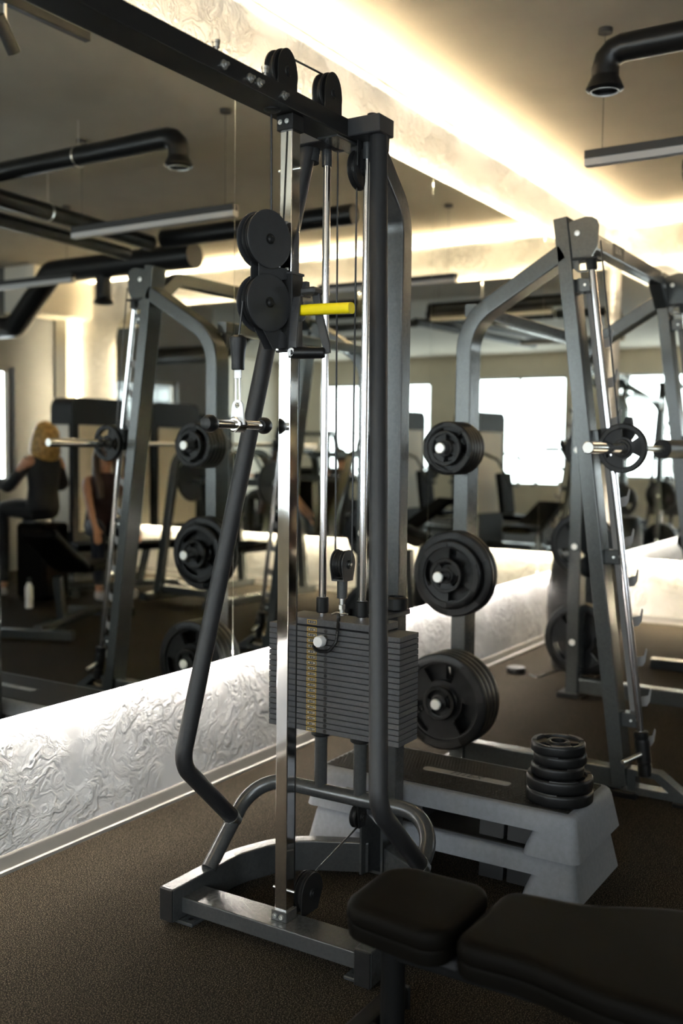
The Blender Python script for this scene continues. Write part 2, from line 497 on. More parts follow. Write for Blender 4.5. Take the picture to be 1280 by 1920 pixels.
# mirrors stand 35 mm proud of the plaster; the strips run behind their edges
MZ0, MZ1, MT = 0.56, 3.095, 0.034
def mirror_wall(name, label, axis, cuts, round_first=False):
    t = thing(name, label, 'mirror', (0, 0, 0))
    for i, (a, b) in enumerate(zip(cuts, cuts[1:])):
        mb = MB(); g = 0.0015
        poly = [(a + g, MZ0), (b - g, MZ0), (b - g, MZ1), (a + g, MZ1)]
        if round_first and i == 0:
            r = .36
            poly = [(b - g, MZ0), (b - g, MZ1)]
            poly += [(a + r + r * cos(pi / 2 + k * pi / 16), MZ1 - r + r * sin(pi / 2 + k * pi / 16)) for k in range(9)]
            poly += [(a + r + r * cos(pi + k * pi / 16), MZ0 + r + r * sin(pi + k * pi / 16)) for k in range(9)]
        if axis == 'x':
            mb.prism(poly, (0, YN - MT, 0), (1, 0, 0), (0, 0, 1), (0, .006, 0))
        else:
            mb.prism(poly, (XE - MT, 0, 0), (0, 1, 0), (0, 0, 1), (.006, 0, 0))
        mb.build('mirror_panel', 'mirror', t, angle=10)
    return t
mw1 = mirror_wall('wall_mirror', 'long frameless mirror wall behind the machines, backlit along its top and bottom', 'x', [XW + .3, -0.17, 1.40, 3.567, 5.445, 7.25, XE - .10])
mw2 = mirror_wall('wall_mirror', 'frameless mirror on the far end wall past the barbell rack', 'y', [-3.18, -1.3, .2, 1.55, YN - .10], True)
def led(p, q, n):
    """strip light: a thin bar cut into short lengths"""
    p, q = V(p), V(q); d = q - p; ax = max(range(3), key=lambda i: abs(d[i]))
    o = [i for i in range(3) if i != ax]
    mb = MB(); c = (p + q) / 2; rings = []
    for k in range(n + 1):
        r = []
        for u, v in ((0, 0), (1, 0), (1, 1), (0, 1)):
            w = V((0, 0, 0)); w[ax] = p[ax] + d[ax] * k / n; w[o[0]] = (p, q)[u][o[0]]; w[o[1]] = (p, q)[v][o[1]]
            r.append(mb.bm.verts.new(w))
        rings.append(r)
    for A, B in zip(rings, rings[1:]):
        for k in range(4): mb.bm.faces.new((A[k], A[(k + 1) % 4], B[(k + 1) % 4], B[k]))
    mb.bm.faces.new(rings[0]); mb.bm.faces.new(list(reversed(rings[-1])))
    return mb
def strips(t, axis, a, b, low):
    for nm, z0, z1, mm in (('led_strip', MZ0 + .009, MZ0 + .019, low), ('led_strip', MZ1 - .034, MZ1 - .024, 'led_top')):
        if axis == 'x': led((a, YN - .018, z0), (b, YN - .002, z1), 70).build(nm, mm, t)
        else: led((XE - .018, a, z0), (XE - .002, b, z1), 40).build(nm, mm, t)
strips(mw1, 'x', XW + .4, XE - .16, 'led_low')
strips(mw2, 'y', -2.8, YN - .16, 'led_low_e')
led((XE - .018, -3.152, .95), (XE - .002, -3.140, 2.72), 20).build('led_strip', 'led_halo', mw2)
# cove strips where wall and ceiling meet, and the strip in the far corner
LIP = .062
struct(MB().span((XW, YN - LIP, ZC - .105), (XE, YN, ZC - .093)).build('trim_3', 'plaster'))
struct(MB().span((XE - LIP, YS, ZC - .105), (XE, YN - LIP, ZC - .093)).build('trim_4', 'plaster_e'))
c1 = led((XW, YN - .036, ZC - .092), (XE, YN - .018, ZC - .084), 80).build('led_strip', 'led_warm')
tag(c1, 'warm light strip running under the ceiling along the mirror wall', 'light strip')
c2 = led((XE - .036, YS, ZC - .092), (XE - .018, YN - .04, ZC - .084), 50).build('led_strip', 'led_warm')
tag(c2, 'warm light strip running under the ceiling along the far end wall', 'light strip')
c3 = led((XE - .05, YS + .255, .1), (XE - .03, YS + .285, 3.0), 24).build('led_strip', 'led_soft')
tag(c3, 'upright light strip on the far wall left of the mirror, seen in the mirror', 'light strip')
struct(MB().span((XE - .9, YS, 3.02), (XE, YS + .5, ZC)).build('trim_1', 'cream'))
struct(MB().span((XE - .14, YS, 0), (XE, YS + .2, 3.02)).build('trim_2', 'cream'))

# ================================================================== CABLE MACHINE
CY = 1.735
cm = thing('cable_machine', 'grey cable pulley machine with chrome post and black weight stack, in the foreground', 'exercise machine', (2.7, CY, 0))
def part(mb, name, m, parent=cm, **k): return mb.build(name, m, parent, **k)
# base
ft = .111
part(MB().bar([(2.35, 2.103, .066), (2.70, 2.103, .066), (2.90, 2.03, .066), (3.035, 1.775, .066)], .055, .107, bend=[.25, .3], bn=8), 'base_arm', 'frame')
part(MB().bar([(2.35, 1.388, .066), (2.70, 1.388, .066), (2.90, 1.46, .066), (3.035, 1.70, .066)], .055, .107, bend=[.25, .3], bn=8), 'base_arm', 'frame')
for y in (2.103, 1.388):
    part(MB().box((2.347, y, .066), (.006, .052, .103), .002), 'end_cap', 'dark_paint')
part(MB().bar([(2.445, 2.08, .0555), (2.445, 1.412, .0555)], .11, .05, rad=.005), 'base_bar', 'frame')
for y, s in ((2.103, -1), (1.388, 1)):
    fp = part(MB().span((2.375, y - .045 + s * .035, 0), (2.47, y + .045 + s * .035, .012), .003), 'foot_plate', 'frame')
    part(MB().cyl((2.40, y + s * .055, .011), (2.40, y + s * .055, .0135), .008, 12), 'bolt_hole', 'dark_paint', fp)
part(MB().span((3.04, 1.69, 0), (3.19, 1.79, .012), .003), 'foot_plate', 'frame')
# gusset plates between arms and upright
part(MB().prism([(0, .012), (.22, .012), (.05, .20), (0, .25)], (2.985, 1.775, 0), (1, -.22, 0), (0, 0, 1), (0, .008, 0)), 'gusset_plate', 'frame')
part(MB().prism([(0, .012), (.22, .012), (.05, .20), (0, .25)], (2.985, 1.69, 0), (1, .22, 0), (0, 0, 1), (0, .008, 0)), 'gusset_plate', 'frame')
# rear upright: bends forward at the top into the beam
part(MB().bar([(3.115, CY, .012), (3.115, CY, 2.30), (2.93, CY, 2.475), (2.66, CY, 2.478)], .068, .075, up=(0, 1, 0), bend=[.16, .12], rad=.008, bn=8), 'rear_upright', 'frame')
# top beam along the wall, and the block that carries the handles
part(MB().bar([(-.5, CY, 2.478), (2.80, CY, 2.478)], .098, .056, rad=.004), 'top_beam', 'dark_paint')
part(MB().span((2.70, 1.575, 2.452), (2.79, CY + .165, 2.506), .003), 'crossbar_block', 'plastic')
part(MB().cyl((2.735, 1.62, 2.505), (2.735, 1.62, 2.517), .016, 20), 'cap_bolt', 'dark_paint')
# chrome post with brackets
part(MB().bar([(2.455, 1.728, .082), (2.455, 1.728, 2.43)], .042, .042, up=(0, 1, 0), rad=.003), 'chrome_post', 'chrome')
for z0, z1, m in ((.080, .112, 'frame'), (2.405, 2.45, 'dark_paint')):
    br = part(MB().span((2.425, 1.700, z0), (2.482, 1.756, z1), .002), 'post_bracket', m)
    for y in (1.718, 1.741):
        zc = (z0 + z1) / 2
        part(MB().cyl((2.4255, y, zc), (2.421, y, zc), .0075, 14).cyl((2.4215, y, zc), (2.420, y, zc), .004, 6), 'screw', 'steel', br)
for z in (.168, 2.30):
    part(MB().cyl((2.455, 1.690, z), (2.455, 1.768, z), .004, 10), 'cross_pin', 'steel')
# arch
aw = .345
arch = [(2.545, CY + .362, .115), (2.79, CY + .352, .36), (2.79, CY - .352, .36), (2.545, CY - .362, .115)]
part(MB().tube(arch, .0255, 18, bend=.13, bn=10), 'arch_tube', 'frame')
for sy in (1, -1):
    part(MB().tube([(2.748, CY + sy * .13, 2.452), (2.405, CY + sy * .358, .50), (2.672, CY + sy * .357, .243)], .0275, 18, bend=.10, bn=8), 'handle_tube', 'grip')
    part(MB().cyl((2.756, CY + sy * .128, 2.41), (2.760, CY + sy * .127, 2.453), .030, 20), 'collar', 'frame')
    part(MB().cyl((2.655, CY + sy * .357, .259), (2.678, CY + sy * .357, .237), .0285, 20), 'weld_ring', 'steel')
# guide rods and their sleeves
for y in (1.82, 1.668):
    part(MB().cyl((2.79, y, .94), (2.79, y, 2.44), .0125, 20), 'guide_rod', 'rod')
    part(MB().cyl((2.79, y, 2.40), (2.79, y, 2.455), .0165, 20), 'rod_socket', 'frame')
    part(MB().cyl((2.79, y, .958), (2.79, y, 1.010), .0205, 20, .003), 'rod_sleeve', 'rubber')
    part(MB().cyl((2.79, y, .375), (2.79, y, .552), .0215, 20), 'support_pipe', 'frame')
    part(MB().lathe([(.028, 0), (.033, .004), (.033, .024), (.028, .028)], (2.79, y, .548), (0, 0, 1), 22), 'pipe_collar', 'rubber')
# weight stack
SX0, SX1, SY0, SY1 = 2.722, 2.845, 1.490, 1.986
PT = .0182
lab_w, lab_h = .0365, .0142
for k in range(20):
    z0 = .576 + k * PT
    if k == 19: z0 += .0035
    head = k == 19
    mb = MB().span((SX0, SY0 + (.075 if head else 0), z0), (SX1, SY1 - (.055 if head else 0), z0 + PT - .0022 + (.006 if head else 0)), .0012)
    pl = part(mb, 'stack_plate', 'cast')
    # label: yellow outline, kilos at one end and pounds at the other
    lb = MB(); yl, zl = 1.8155 - .0, z0 + PT / 2 - .001 + (.003 if head else 0)
    x = SX0 - .0006
    for (a0, a1, b0, b1) in ((-lab_w / 2, lab_w / 2, lab_h / 2 - .0012, lab_h / 2), (-lab_w / 2, lab_w / 2, -lab_h / 2, -lab_h / 2 + .0012),
                             (-lab_w / 2, -lab_w / 2 + .0012, -lab_h / 2, lab_h / 2), (lab_w / 2 - .0012, lab_w / 2, -lab_h / 2, lab_h / 2)):
        lb.span((x, yl - a1, zl + b0), (x + .0006, yl - a0, zl + b1))
    for f in lb.bm.faces: f.material_index = 0
    n = 20 - k
    mwf = lambda yy: Matrix(((0, 0, -1, x), (-1, 0, 0, yy), (0, 1, 0, zl), (0, 0, 0, 1)))
    text_bm(lb, str(n * 5), .0078, mwf(yl + .0105), 1)
    text_bm(lb, '/', .009, mwf(yl), 1)
    text_bm(lb, str(n * 11), .0078, mwf(yl - .0095), 1)
    lb.build('weight_label', None, pl, mats=['label_yellow', 'label_cream'])
    if not head:
        MB().cyl((SX0 - .0004, 1.762, zl), (SX0 + .002, 1.762, zl), .0066, 16).build('pin_hole', 'duct', pl)
part(MB().lathe([(.034, 0), (.040, .004), (.040, .040), (.032, .046), (.026, .046), (.026, .036), (0, .036)], (3.0, 1.66, .955), (0, 0, 1), 24), 'side_sleeve', 'rubber')
part(MB().span((2.86, 1.635, .935), (3.06, 1.695, .953), .003), 'guide_plate', 'plastic')
# selector stem, pin and coiled lead
part(MB().lathe([(.017, 0), (.017, .062), (.014, .064)], (2.79, 1.744, 1.012), (0, 0, 1), 20), 'stem_tube', 'frame')
part(MB().lathe([(.0115, .018), (.0115, .032), (.008, .034), (.008, .058)], (2.79, 1.744, .958), (0, 0, 1), 6).lathe([(.008, 0), (.008, .06)], (2.79, 1.744, .955), (0, 0, 1), 14), 'stem_bolt', 'steel')
part(MB().tube([(2.77, 1.744, .962), (2.77, 1.722, .966), (2.795, 1.72, .960), (2.79, 1.765, .964), (2.765, 1.768, .96)], .0028, 8, bend=.01), 'wire_clip', 'steel')
pin = part(MB().lathe([(.0085, -.03), (.0085, .012), (.0125, .014), (.0125, .022)], (SX0, 1.762, .884), (-1, 0, 0), 18), 'selector_pin', 'steel')
part(MB().lathe([(.014, 0), (.0185, .003), (.0185, .022), (.0165, .026), (0, .0265)], (SX0 - .022, 1.762, .884), (-1, 0, 0), 20), 'pin_knob', 'white', pin)
lead = [(2.765, 1.742, .962), (2.735, 1.722, .955), (2.706, 1.706, .925), (2.700, 1.708, .885), (2.700, 1.735, .853), (2.700, 1.775, .848), (2.700, 1.80, .862), (2.695, 1.775, .880)]
cur = fillet(lead, .03, 6)
seglen = sum((b - a).length for a, b in zip(cur, cur[1:]))
# coil wound about the lead's run
coil = []; NT = 330; acc = [0]
for a, b in zip(cur, cur[1:]): acc.append(acc[-1] + (b - a).length)
for i in range(NT + 1):
    d = seglen * i / NT
    j = max(k for k in range(len(cur) - 1) if acc[k] <= d + 1e-9)
    t = (d - acc[j]) / max(1e-9, acc[j + 1] - acc[j])
    p = cur[j].lerp(cur[j + 1], t); tg = (cur[j + 1] - cur[j]).normalized()
    s1 = tg.cross(V((1, .2, .1))).normalized(); s2 = tg.cross(s1)
    an = 2 * pi * i / 6
    coil.append(p + (s1 * cos(an) + s2 * sin(an)) * .0046)
part(MB().sweep(coil, circ(.0017, 5)), 'coiled_lead', 'lead')
part(MB().tube(cur, .0032, 8), 'lead_core', 'lead')

# pulleys
def wheel(c, R, ax, th=.026, m='plastic', parent=cm, hub='dark_paint'):
    c = V(c); ax = V(ax).normalized(); h = th / 2
    w = part(MB().lathe([(.010, -h - .001), (R * .30, -h - .001), (R * .36, -h + .002), (R * .86, -h + .002), (R * .93, -h), (R, -h + .003), (R, -h * .55), (R * .86, -h * .12), (R * .86, h * .12), (R, h * .55), (R, h - .003), (R * .93, h), (R * .86, h - .002), (R * .36, h - .002), (R * .30, h + .001), (.010, h + .001)], c, ax, 40), 'pulley_wheel', m, parent)
    part(MB().lathe([(.013, -h - .010), (.016, -h - .006), (.016, h + .006), (.013, h + .010)], c, ax, 20).lathe([(.009, -h - .014), (.009, h + .014)], c, ax, 6), 'axle_bolt', hub, w)
    return w
def tab(c, R, ax, off, drop, m='dark_paint', name='pulley_bracket', wid=.62):
    """flat side plate rounded over the wheel and running down by drop"""
    c = V(c); ax = V(ax).normalized(); u = ax.cross(V((0, 0, 1))).normalized()
    w = R * wid
    poly = [(w * cos(a), R * 1.0 * sin(a)) for a in [pi * k / 14 for k in range(15)]] + [(-w, -drop), (w, -drop)]
    return part(MB().prism(poly, c + ax * (off - .002), u, (0, 0, 1), ax * .004), name, m)
YA = (0, 1, 0)
for px, pz in ((2.417, 2.562), (2.657, 2.570)):
    wheel((px, CY, pz), .063, YA, .034, 'dark_paint')
    tab((px, CY, pz), .064, YA, -.022, pz - 2.505, wid=.72); tab((px, CY, pz), .064, YA, .022, pz - 2.505, wid=.72)
wheel((2.80, 1.70, 2.375), .062, YA, .030, 'dark_paint')
tab((2.80, 1.70, 2.375), .066, YA, -.020, -.085, wid=.8)
part(MB().span((2.775, 1.678, 2.37), (2.825, 1.722, 2.455)), 'pulley_bracket', 'dark_paint')
# travelling pulley over the stack
mp = (2.79, 1.744, 1.124)
wheel((2.79, 1.744 - .0, 1.124), .044, YA, .034, 'dark_paint')
for s in (-1, 1):
    poly = [(.040 * cos(pi * k / 14), .047 * sin(pi * k / 14)) for k in range(15)] + [(-.036, -.022), (-.028, -.05), (.028, -.05), (.036, -.022)]
    part(MB().prism(poly, (2.79, 1.744 + s * .022 - .002, 1.124), (1, 0, 0), (0, 0, 1), (0, .004, 0)), 'pulley_cheek', 'plastic')
part(MB().span((2.762, 1.720, 1.070), (2.818, 1.768, 1.076)), 'yoke', 'plastic')
part(MB().cyl((2.79, 1.72, 1.124), (2.79, 1.713, 1.124), .009, 14).cyl((2.79, 1.714, 1.124), (2.79, 1.710, 1.124), .006, 6), 'axle_bolt', 'steel')
# low pulleys
wheel((2.562, 1.715, .124), .062, YA, .024, 'dark_paint')
part(MB().prism([(.058 * cos(pi * k / 14), .062 * sin(pi * k / 14)) for k in range(15)] + [(-.060, -.058), (.03, -.058)], (2.562, 1.697, .124), (1, 0, 0), (0, 0, 1), (0, .004, 0)), 'pulley_bracket', 'dark_paint')
part(MB().prism([(.058 * cos(pi * k / 14), .062 * sin(pi * k / 14)) for k in range(15)] + [(-.060, -.058), (.03, -.058)], (2.562, 1.730, .124), (1, 0, 0), (0, 0, 1), (0, .004, 0)), 'pulley_bracket', 'dark_paint')
wheel((2.842, 1.705, .282), .040, YA, .024, 'dark_paint')
part(MB().prism([(-.028, .02), (-.028, .075), (.028, .075), (.028, .02), (.02, -.035), (-.02, -.035)], (2.842, 1.688, .282), (1, 0, 0), (0, 0, 1), (0, .003, 0)), 'pulley_bracket', 'dark_paint')
part(MB().span((2.782, 1.66, .352), (2.86, 1.76, .364)), 'pulley_bracket', 'frame')
# bolts on the beam
for bx in (2.095, 2.205, 2.245, 2.36):
    part(MB().lathe([(.0125, 0), (.0125, .004)], (bx, CY - .049, 2.478 - .004), (0, -1, 0), 20).lathe([(.0085, .003), (.0085, .011), (.005, .011), (.005, .018)], (bx, CY - .049, 2.478 - .004), (0, -1, 0), 6), 'beam_bolt', 'steel')
for bx in (2.085, 2.295):
    part(MB().lathe([(.005, 0), (.005, .012), (.0095, .012), (.0095, .022), (.011, .023), (.011, .030), (.007, .032)], (bx, CY - .034, 2.505), (0, 0, 1), 16), 'beam_knob', 'steel')
for bx, by in ((2.375, CY), (2.79, 1.775)):
    part(MB().lathe([(.024, 0), (.024, -.005), (.016, -.009), (.008, -.009)], (bx, by, 2.451), (0, 0, 1), 22), 'cable_grommet', 'dark_paint')
# cables
def cable(pts, parent=cm): return part(MB().tube(pts, .0031, 8), 'cable', 'cable', parent)
cable([(2.39, 1.750, 2.56), (2.395, 1.752, 2.40), (2.405, 1.757, 2.12)])
cable([(2.417, CY, 2.617), (2.657, CY, 2.625)])
cable([(2.79, 1.779, 2.45), (2.79, 1.772, 1.13)])
cable([(2.79, 1.707, 2.39), (2.79, 1.709, 1.13)])
cable([(2.835, 1.705, .243), (2.60, 1.712, .176)])
cable([(2.482, 1.712, .13), (2.478, 1.708, 1.76)])

# carriage on the chrome post
CA = radians(12)
dv = V((-cos(CA), sin(CA), 0)); nv = V((-sin(CA), -cos(CA), 0))
pc = V((2.455, 1.728, 0))
car = part(MB().span((2.427, 1.699, 1.775), (2.485, 1.757, 2.002), .003), 'carriage', 'dark_paint')
part(MB().span((2.424, 1.697, 1.997), (2.488, 1.759, 2.004), .001), 'slider_collar', 'plastic', car)
for z in (2.085, 1.908):
    c = pc + dv * .098 + V((0, 0, z))
    wheel(c, .076, nv, .024, 'dark_paint')
for s in (-1, 1):
    for z in (2.085, 1.908):
        c = pc + dv * .098 + V((0, 0, z)) + nv * s * .0225
        ck = part(MB().lathe([(.0, -.0035), (.076, -.0035), (.0815, -.0015), (.0815, .0015), (.076, .0035), (.0, .0035)], c, nv, 48, caps=False), 'pulley_cheek', 'plastic')
        part(MB().lathe([(.0, 0), (.0155, 0), (.0155, .001), (.0, .001)], c + nv * s * .0033, nv * s, 24, caps=False), 'hub_recess', 'duct', ck)
        part(MB().lathe([(.011, 0), (.011, .004), (.007, .008), (0, .0085)], c + nv * s * .004 + V((0, 0, -.002)), nv * s, 16), 'hub_bolt', 'dark_paint', ck)
    c = pc + dv * .098 + nv * s * .0170
    part(MB().prism([(-.035, 1.93), (-.035, 2.06), (.012, 2.045), (.030, 2.012), (.072, 2.012), (.072, 1.982), (.035, 1.975), (.035, 1.84), (.072, 1.822), (.072, 1.786), (.02, 1.780), (-.02, 1.835)], c - nv * .0015, -dv, (0, 0, 1), nv * .003), 'cheek_web', 'plastic')
for z in (1.995, 1.805):
    c = pc + dv * .044 + V((0, 0, z))
    part(MB().cyl(c - V((0, 0, .018)), c + V((0, 0, .018)), .011, 16).box(pc + dv * .034 + V((0, 0, z)), (.03, .03, .018), .002), 'swivel_lug', 'dark_paint', car)
    part(MB().cyl(c - V((0, 0, .026)), c + V((0, 0, .026)), .006, 12), 'swivel_bolt', 'steel', car)
# yellow lever and the loop grip beside it
part(MB().sweep([V((2.450, 1.690, 1.893)), V((2.449, 1.675, 1.894)), V((2.447, 1.60, 1.893)), V((2.445, 1.515, 1.890)), V((2.445, 1.508, 1.890))], rrect(.034, .031, .011, 3), (0, 0, 1)), 'adjust_lever', 'yellow', car)
part(MB().lathe([(.026, 0), (.030, .004), (.030, .016), (.018, .022)], (2.452, 1.700, 1.893), (0, -1, 0), 24), 'lever_boss', 'plastic', car)
lp = part(MB().bar([(2.440, 1.690, 1.93), (2.425, 1.685, 1.885), (2.412, 1.683, 1.80), (2.412, 1.683, 1.756)], .010, .030, up=(0, 1, 0), bend=.05, rad=.004)
          .bar([(2.470, 1.645, 1.95), (2.462, 1.625, 1.87), (2.452, 1.595, 1.79), (2.450, 1.592, 1.768)], .010, .026, up=(0, 1, 0), bend=.05, rad=.004)
          .box((2.463, 1.655, 1.948), (.05, .05, .022), .006), 'loop_grip', 'plastic', car)
part(MB().lathe([(.0165, 0), (.0175, .006), (.0165, .09), (.013, .096)], (2.412, 1.687, 1.770), V((.04, -.095, 0)), 20), 'grip_roller', 'rubber', lp)
part(MB().lathe([(.0125, 0), (.0125, .005), (.0100, .0075), (.004, .0075), (.004, .004), (0, .004)], (2.4065, 1.683, 1.771), (-1, 0, 0), 20), 'screw', 'white', lp)
part(MB().prism([(-.018, 0), (.018, 0), (.010, .045), (-.006, .045)], (2.475, 1.690, 1.935), (1, 0, 0), (0, 0, 1), (0, -.012, 0)), 'pull_knob_guard', 'plastic', car)

# ---- stopper, snap hook and short bar hanging from the cable
cx, cyy = 2.276, 1.775
cable([(2.284, 1.765, 1.905), (cx, cyy, 1.79)])
st = MB().lathe([(.006, .062), (.014, .063), (.0235, .056), (.0245, .048), (.020, .010), (.0185, -.012), (.0185, -.030), (.017, -.033)], (cx, cyy, 1.748), (0, 0, 1), 24).build('cable_stopper', 'rubber', cm)
hk = thing('snap_hook', 'small steel snap hook hanging under the black cable stopper', 'hook', (cx, cyy, 1.66))
MB().span((cx - .004, cyy - .0115, 1.690), (cx + .004, cyy + .0115, 1.716), .002).build('tongue', 'white', hk)
ring = fillet([(cx, cyy + .0005, 1.702), (cx, cyy + .007, 1.69), (cx, cyy + .007, 1.625), (cx, cyy - .001, 1.612), (cx, cyy - .008, 1.625), (cx, cyy - .006, 1.69), (cx, cyy - .0005, 1.702)], .006, 4)
MB().sweep(ring, circ(.0034, 8)).build('hook_body', 'steel', hk)
sb = thing('pull_bar', 'short chrome pull bar with black ball ends hanging from the snap hook', 'handle', (cx, cyy, 1.56))
zb = 1.562
poly = [(.023 * cos(a), .0 + .023 * sin(a)) for a in [pi * k / 12 for k in range(13)]]
poly = [(p[0] * .85, p[1] + .035) for p in poly] + [(-.024, -.012), (.024, -.012)]
MB().prism(poly, (cx - .003, cyy, zb + .012), (0, 1, 0), (0, 0, 1), (.006, 0, 0), hole=[(.008 * cos(2 * pi * k / 10), .042 + .008 * sin(2 * pi * k / 10)) for k in range(10)]).build('swivel_plate', 'white', sb)
MB().cyl((cx - .115, cyy, zb), (cx + .115, cyy, zb), .0130, 20).build('bar_tube', 'chrome', sb)
MB().lathe([(.016, -.02), (.022, -.016), (.022, .016), (.016, .02)], (cx, cyy, zb), (1, 0, 0), 24).build('bar_sleeve', 'chrome', sb)
for s in (-1, 1):
    MB().lathe([(.014, -.020), (.019, -.017), (.0245, -.004), (.024, .008), (.018, .019), (.0, .024)], (cx + s * .122, cyy, zb), (s, 0, 0), 24).build('end_ball', 'rubber', sb)

# ================================================================== WEIGHT PLATES
def plate_mesh(R, T, name, hub=.026, slots=3, rot=0.0):
    """grip plate: raised rim and hub, recessed web with hand openings, axis +Z, front at z=T"""
    bm = bmesh.new(); N = 60
    r1, r2 = R * .45, R * .76
    prof = [(hub, T), (R * .30, T), (R * .345, T - .25 * T), (r1, T - .25 * T), (r2, T - .25 * T), (R * .80, T - .22 * T), (R * .815, T * .98), (R * .955, T), (R * .99, T * .90), (R, T * .74)]
    prof_b = [(R, T * .26), (R * .99, T * .10), (R * .955, 0), (R * .815, T * .02), (R * .80, T * .22), (r2, T * .25), (r1, T * .25), (R * .345, T * .25), (R * .30, 0), (hub, 0)]
    rings = []
    for r, z in prof + prof_b:
        rings.append([bm.verts.new((r * cos(2 * pi * k / N), r * sin(2 * pi * k / N), z)) for k in range(N)])
    def is_slot(k):
        a = ((k + .5) / N * slots) % 1.0
        return .14 < a < .66
    nr = len(rings); fi = 3; bi = nr - 1 - 4   # front web ring pair (3,4), back pair
    for i in range(nr):
        j = (i + 1) % nr
        for k in range(N):
            k2 = (k + 1) % N
            if (i == 3 or i == len(prof) + 5) and is_slot(k):
                continue
            bm.faces.new((rings[i][k], rings[i][k2], rings[j][k2], rings[j][k]))
    f3, f4 = rings[3], rings[4]; b4, b3 = rings[len(prof) + 5], rings[len(prof) + 6]
    for k in range(N):
        k2 = (k + 1) % N
        if is_slot(k):
            bm.faces.new((f3[k], f3[k2], b3[k2], b3[k])); bm.faces.new((f4[k2], f4[k], b4[k], b4[k2]))
            if not is_slot(k - 1): bm.faces.new((f3[k], b3[k], b4[k], f4[k]))
            if not is_slot(k + 1): bm.faces.new((f3[k2], f4[k2], b4[k2], b3[k2]))
    bmesh.ops.recalc_face_normals(bm, faces=bm.faces)
    if rot: bmesh.ops.rotate(bm, verts=bm.verts, cent=(0, 0, 0), matrix=Matrix.Rotation(rot, 3, 'Z'))
    me = bpy.data.meshes.new(name); bm.to_mesh(me); bm.free()
    me.polygons.foreach_set('use_smooth', [True] * len(me.polygons)); me.set_sharp_from_angle(angle=radians(38))
    me.materials.append(M['rubber'])
    return me
_pm = {}
def weight_plate(R, T, at, ax, label, group=None, spin=0.0):
    """at = centre of the back face"""
    key = (round(R, 4), round(T, 4))
    if key not in _pm:
        _pm[key] = plate_mesh(R, T, 'weight_plate')
        ridge = MB().lathe([(.026, T - .001), (.030, T + .001), (.036, T + .001), (.038, T - .001)], (0, 0, 0), (0, 0, 1), 32, caps=False)
        bmesh.ops.recalc_face_normals(ridge.bm, faces=ridge.bm.faces)
        me = bpy.data.meshes.new('hub_ring'); ridge.bm.to_mesh(me); ridge.bm.free(); me.materials.append(M['rubber_worn'])
        me.polygons.foreach_set('use_smooth', [True] * len(me.polygons))
        pads = bmesh.new()
        pm = []
        for s in range(3):
            b = bmesh.new(); n = 10; a0 = 2 * pi * (s + .68) / 3; a1 = 2 * pi * (s + 1.12) / 3
            vs = []
            for k in range(n + 1):
                a = a0 + (a1 - a0) * k / n
                vs.append([b.verts.new((r * cos(a), r * sin(a), z)) for r, z in ((R * .79, T * .9), (R * .80, T * 1.06), (R * .955, T * 1.06), (R * .97, T * .9))])
            for k in range(n):
                for q in range(3): b.faces.new((vs[k][q], vs[k][q + 1], vs[k + 1][q + 1], vs[k + 1][q]))
            b.faces.new(vs[0]); b.faces.new(list(reversed(vs[-1])))
            bmesh.ops.recalc_face_normals(b, faces=b.faces)
            m2 = bpy.data.meshes.new('rim_pad'); b.to_mesh(m2); b.free(); m2.materials.append(M['rubber_worn']); pm.append(m2)
        _pm[key] = (_pm[key], me, pm)
    me, rg, pm = _pm[key]
    o = bpy.data.objects.new('weight_plate', me); COL.objects.link(o)
    q = V(ax).to_track_quat('Z', 'Y').to_matrix().to_4x4()
    o.matrix_world = Matrix.Translation(V(at)) @ q @ Matrix.Rotation(spin, 4, 'Z')
    if rg:
        c = bpy.data.objects.new('hub_ring', rg); COL.objects.link(c); c.parent = o
    for m2 in pm:
        c = bpy.data.objects.new('rim_pad', m2); COL.objects.link(c); c.parent = o
    return tag(o, label, 'weight plate', group or 'weight plates')

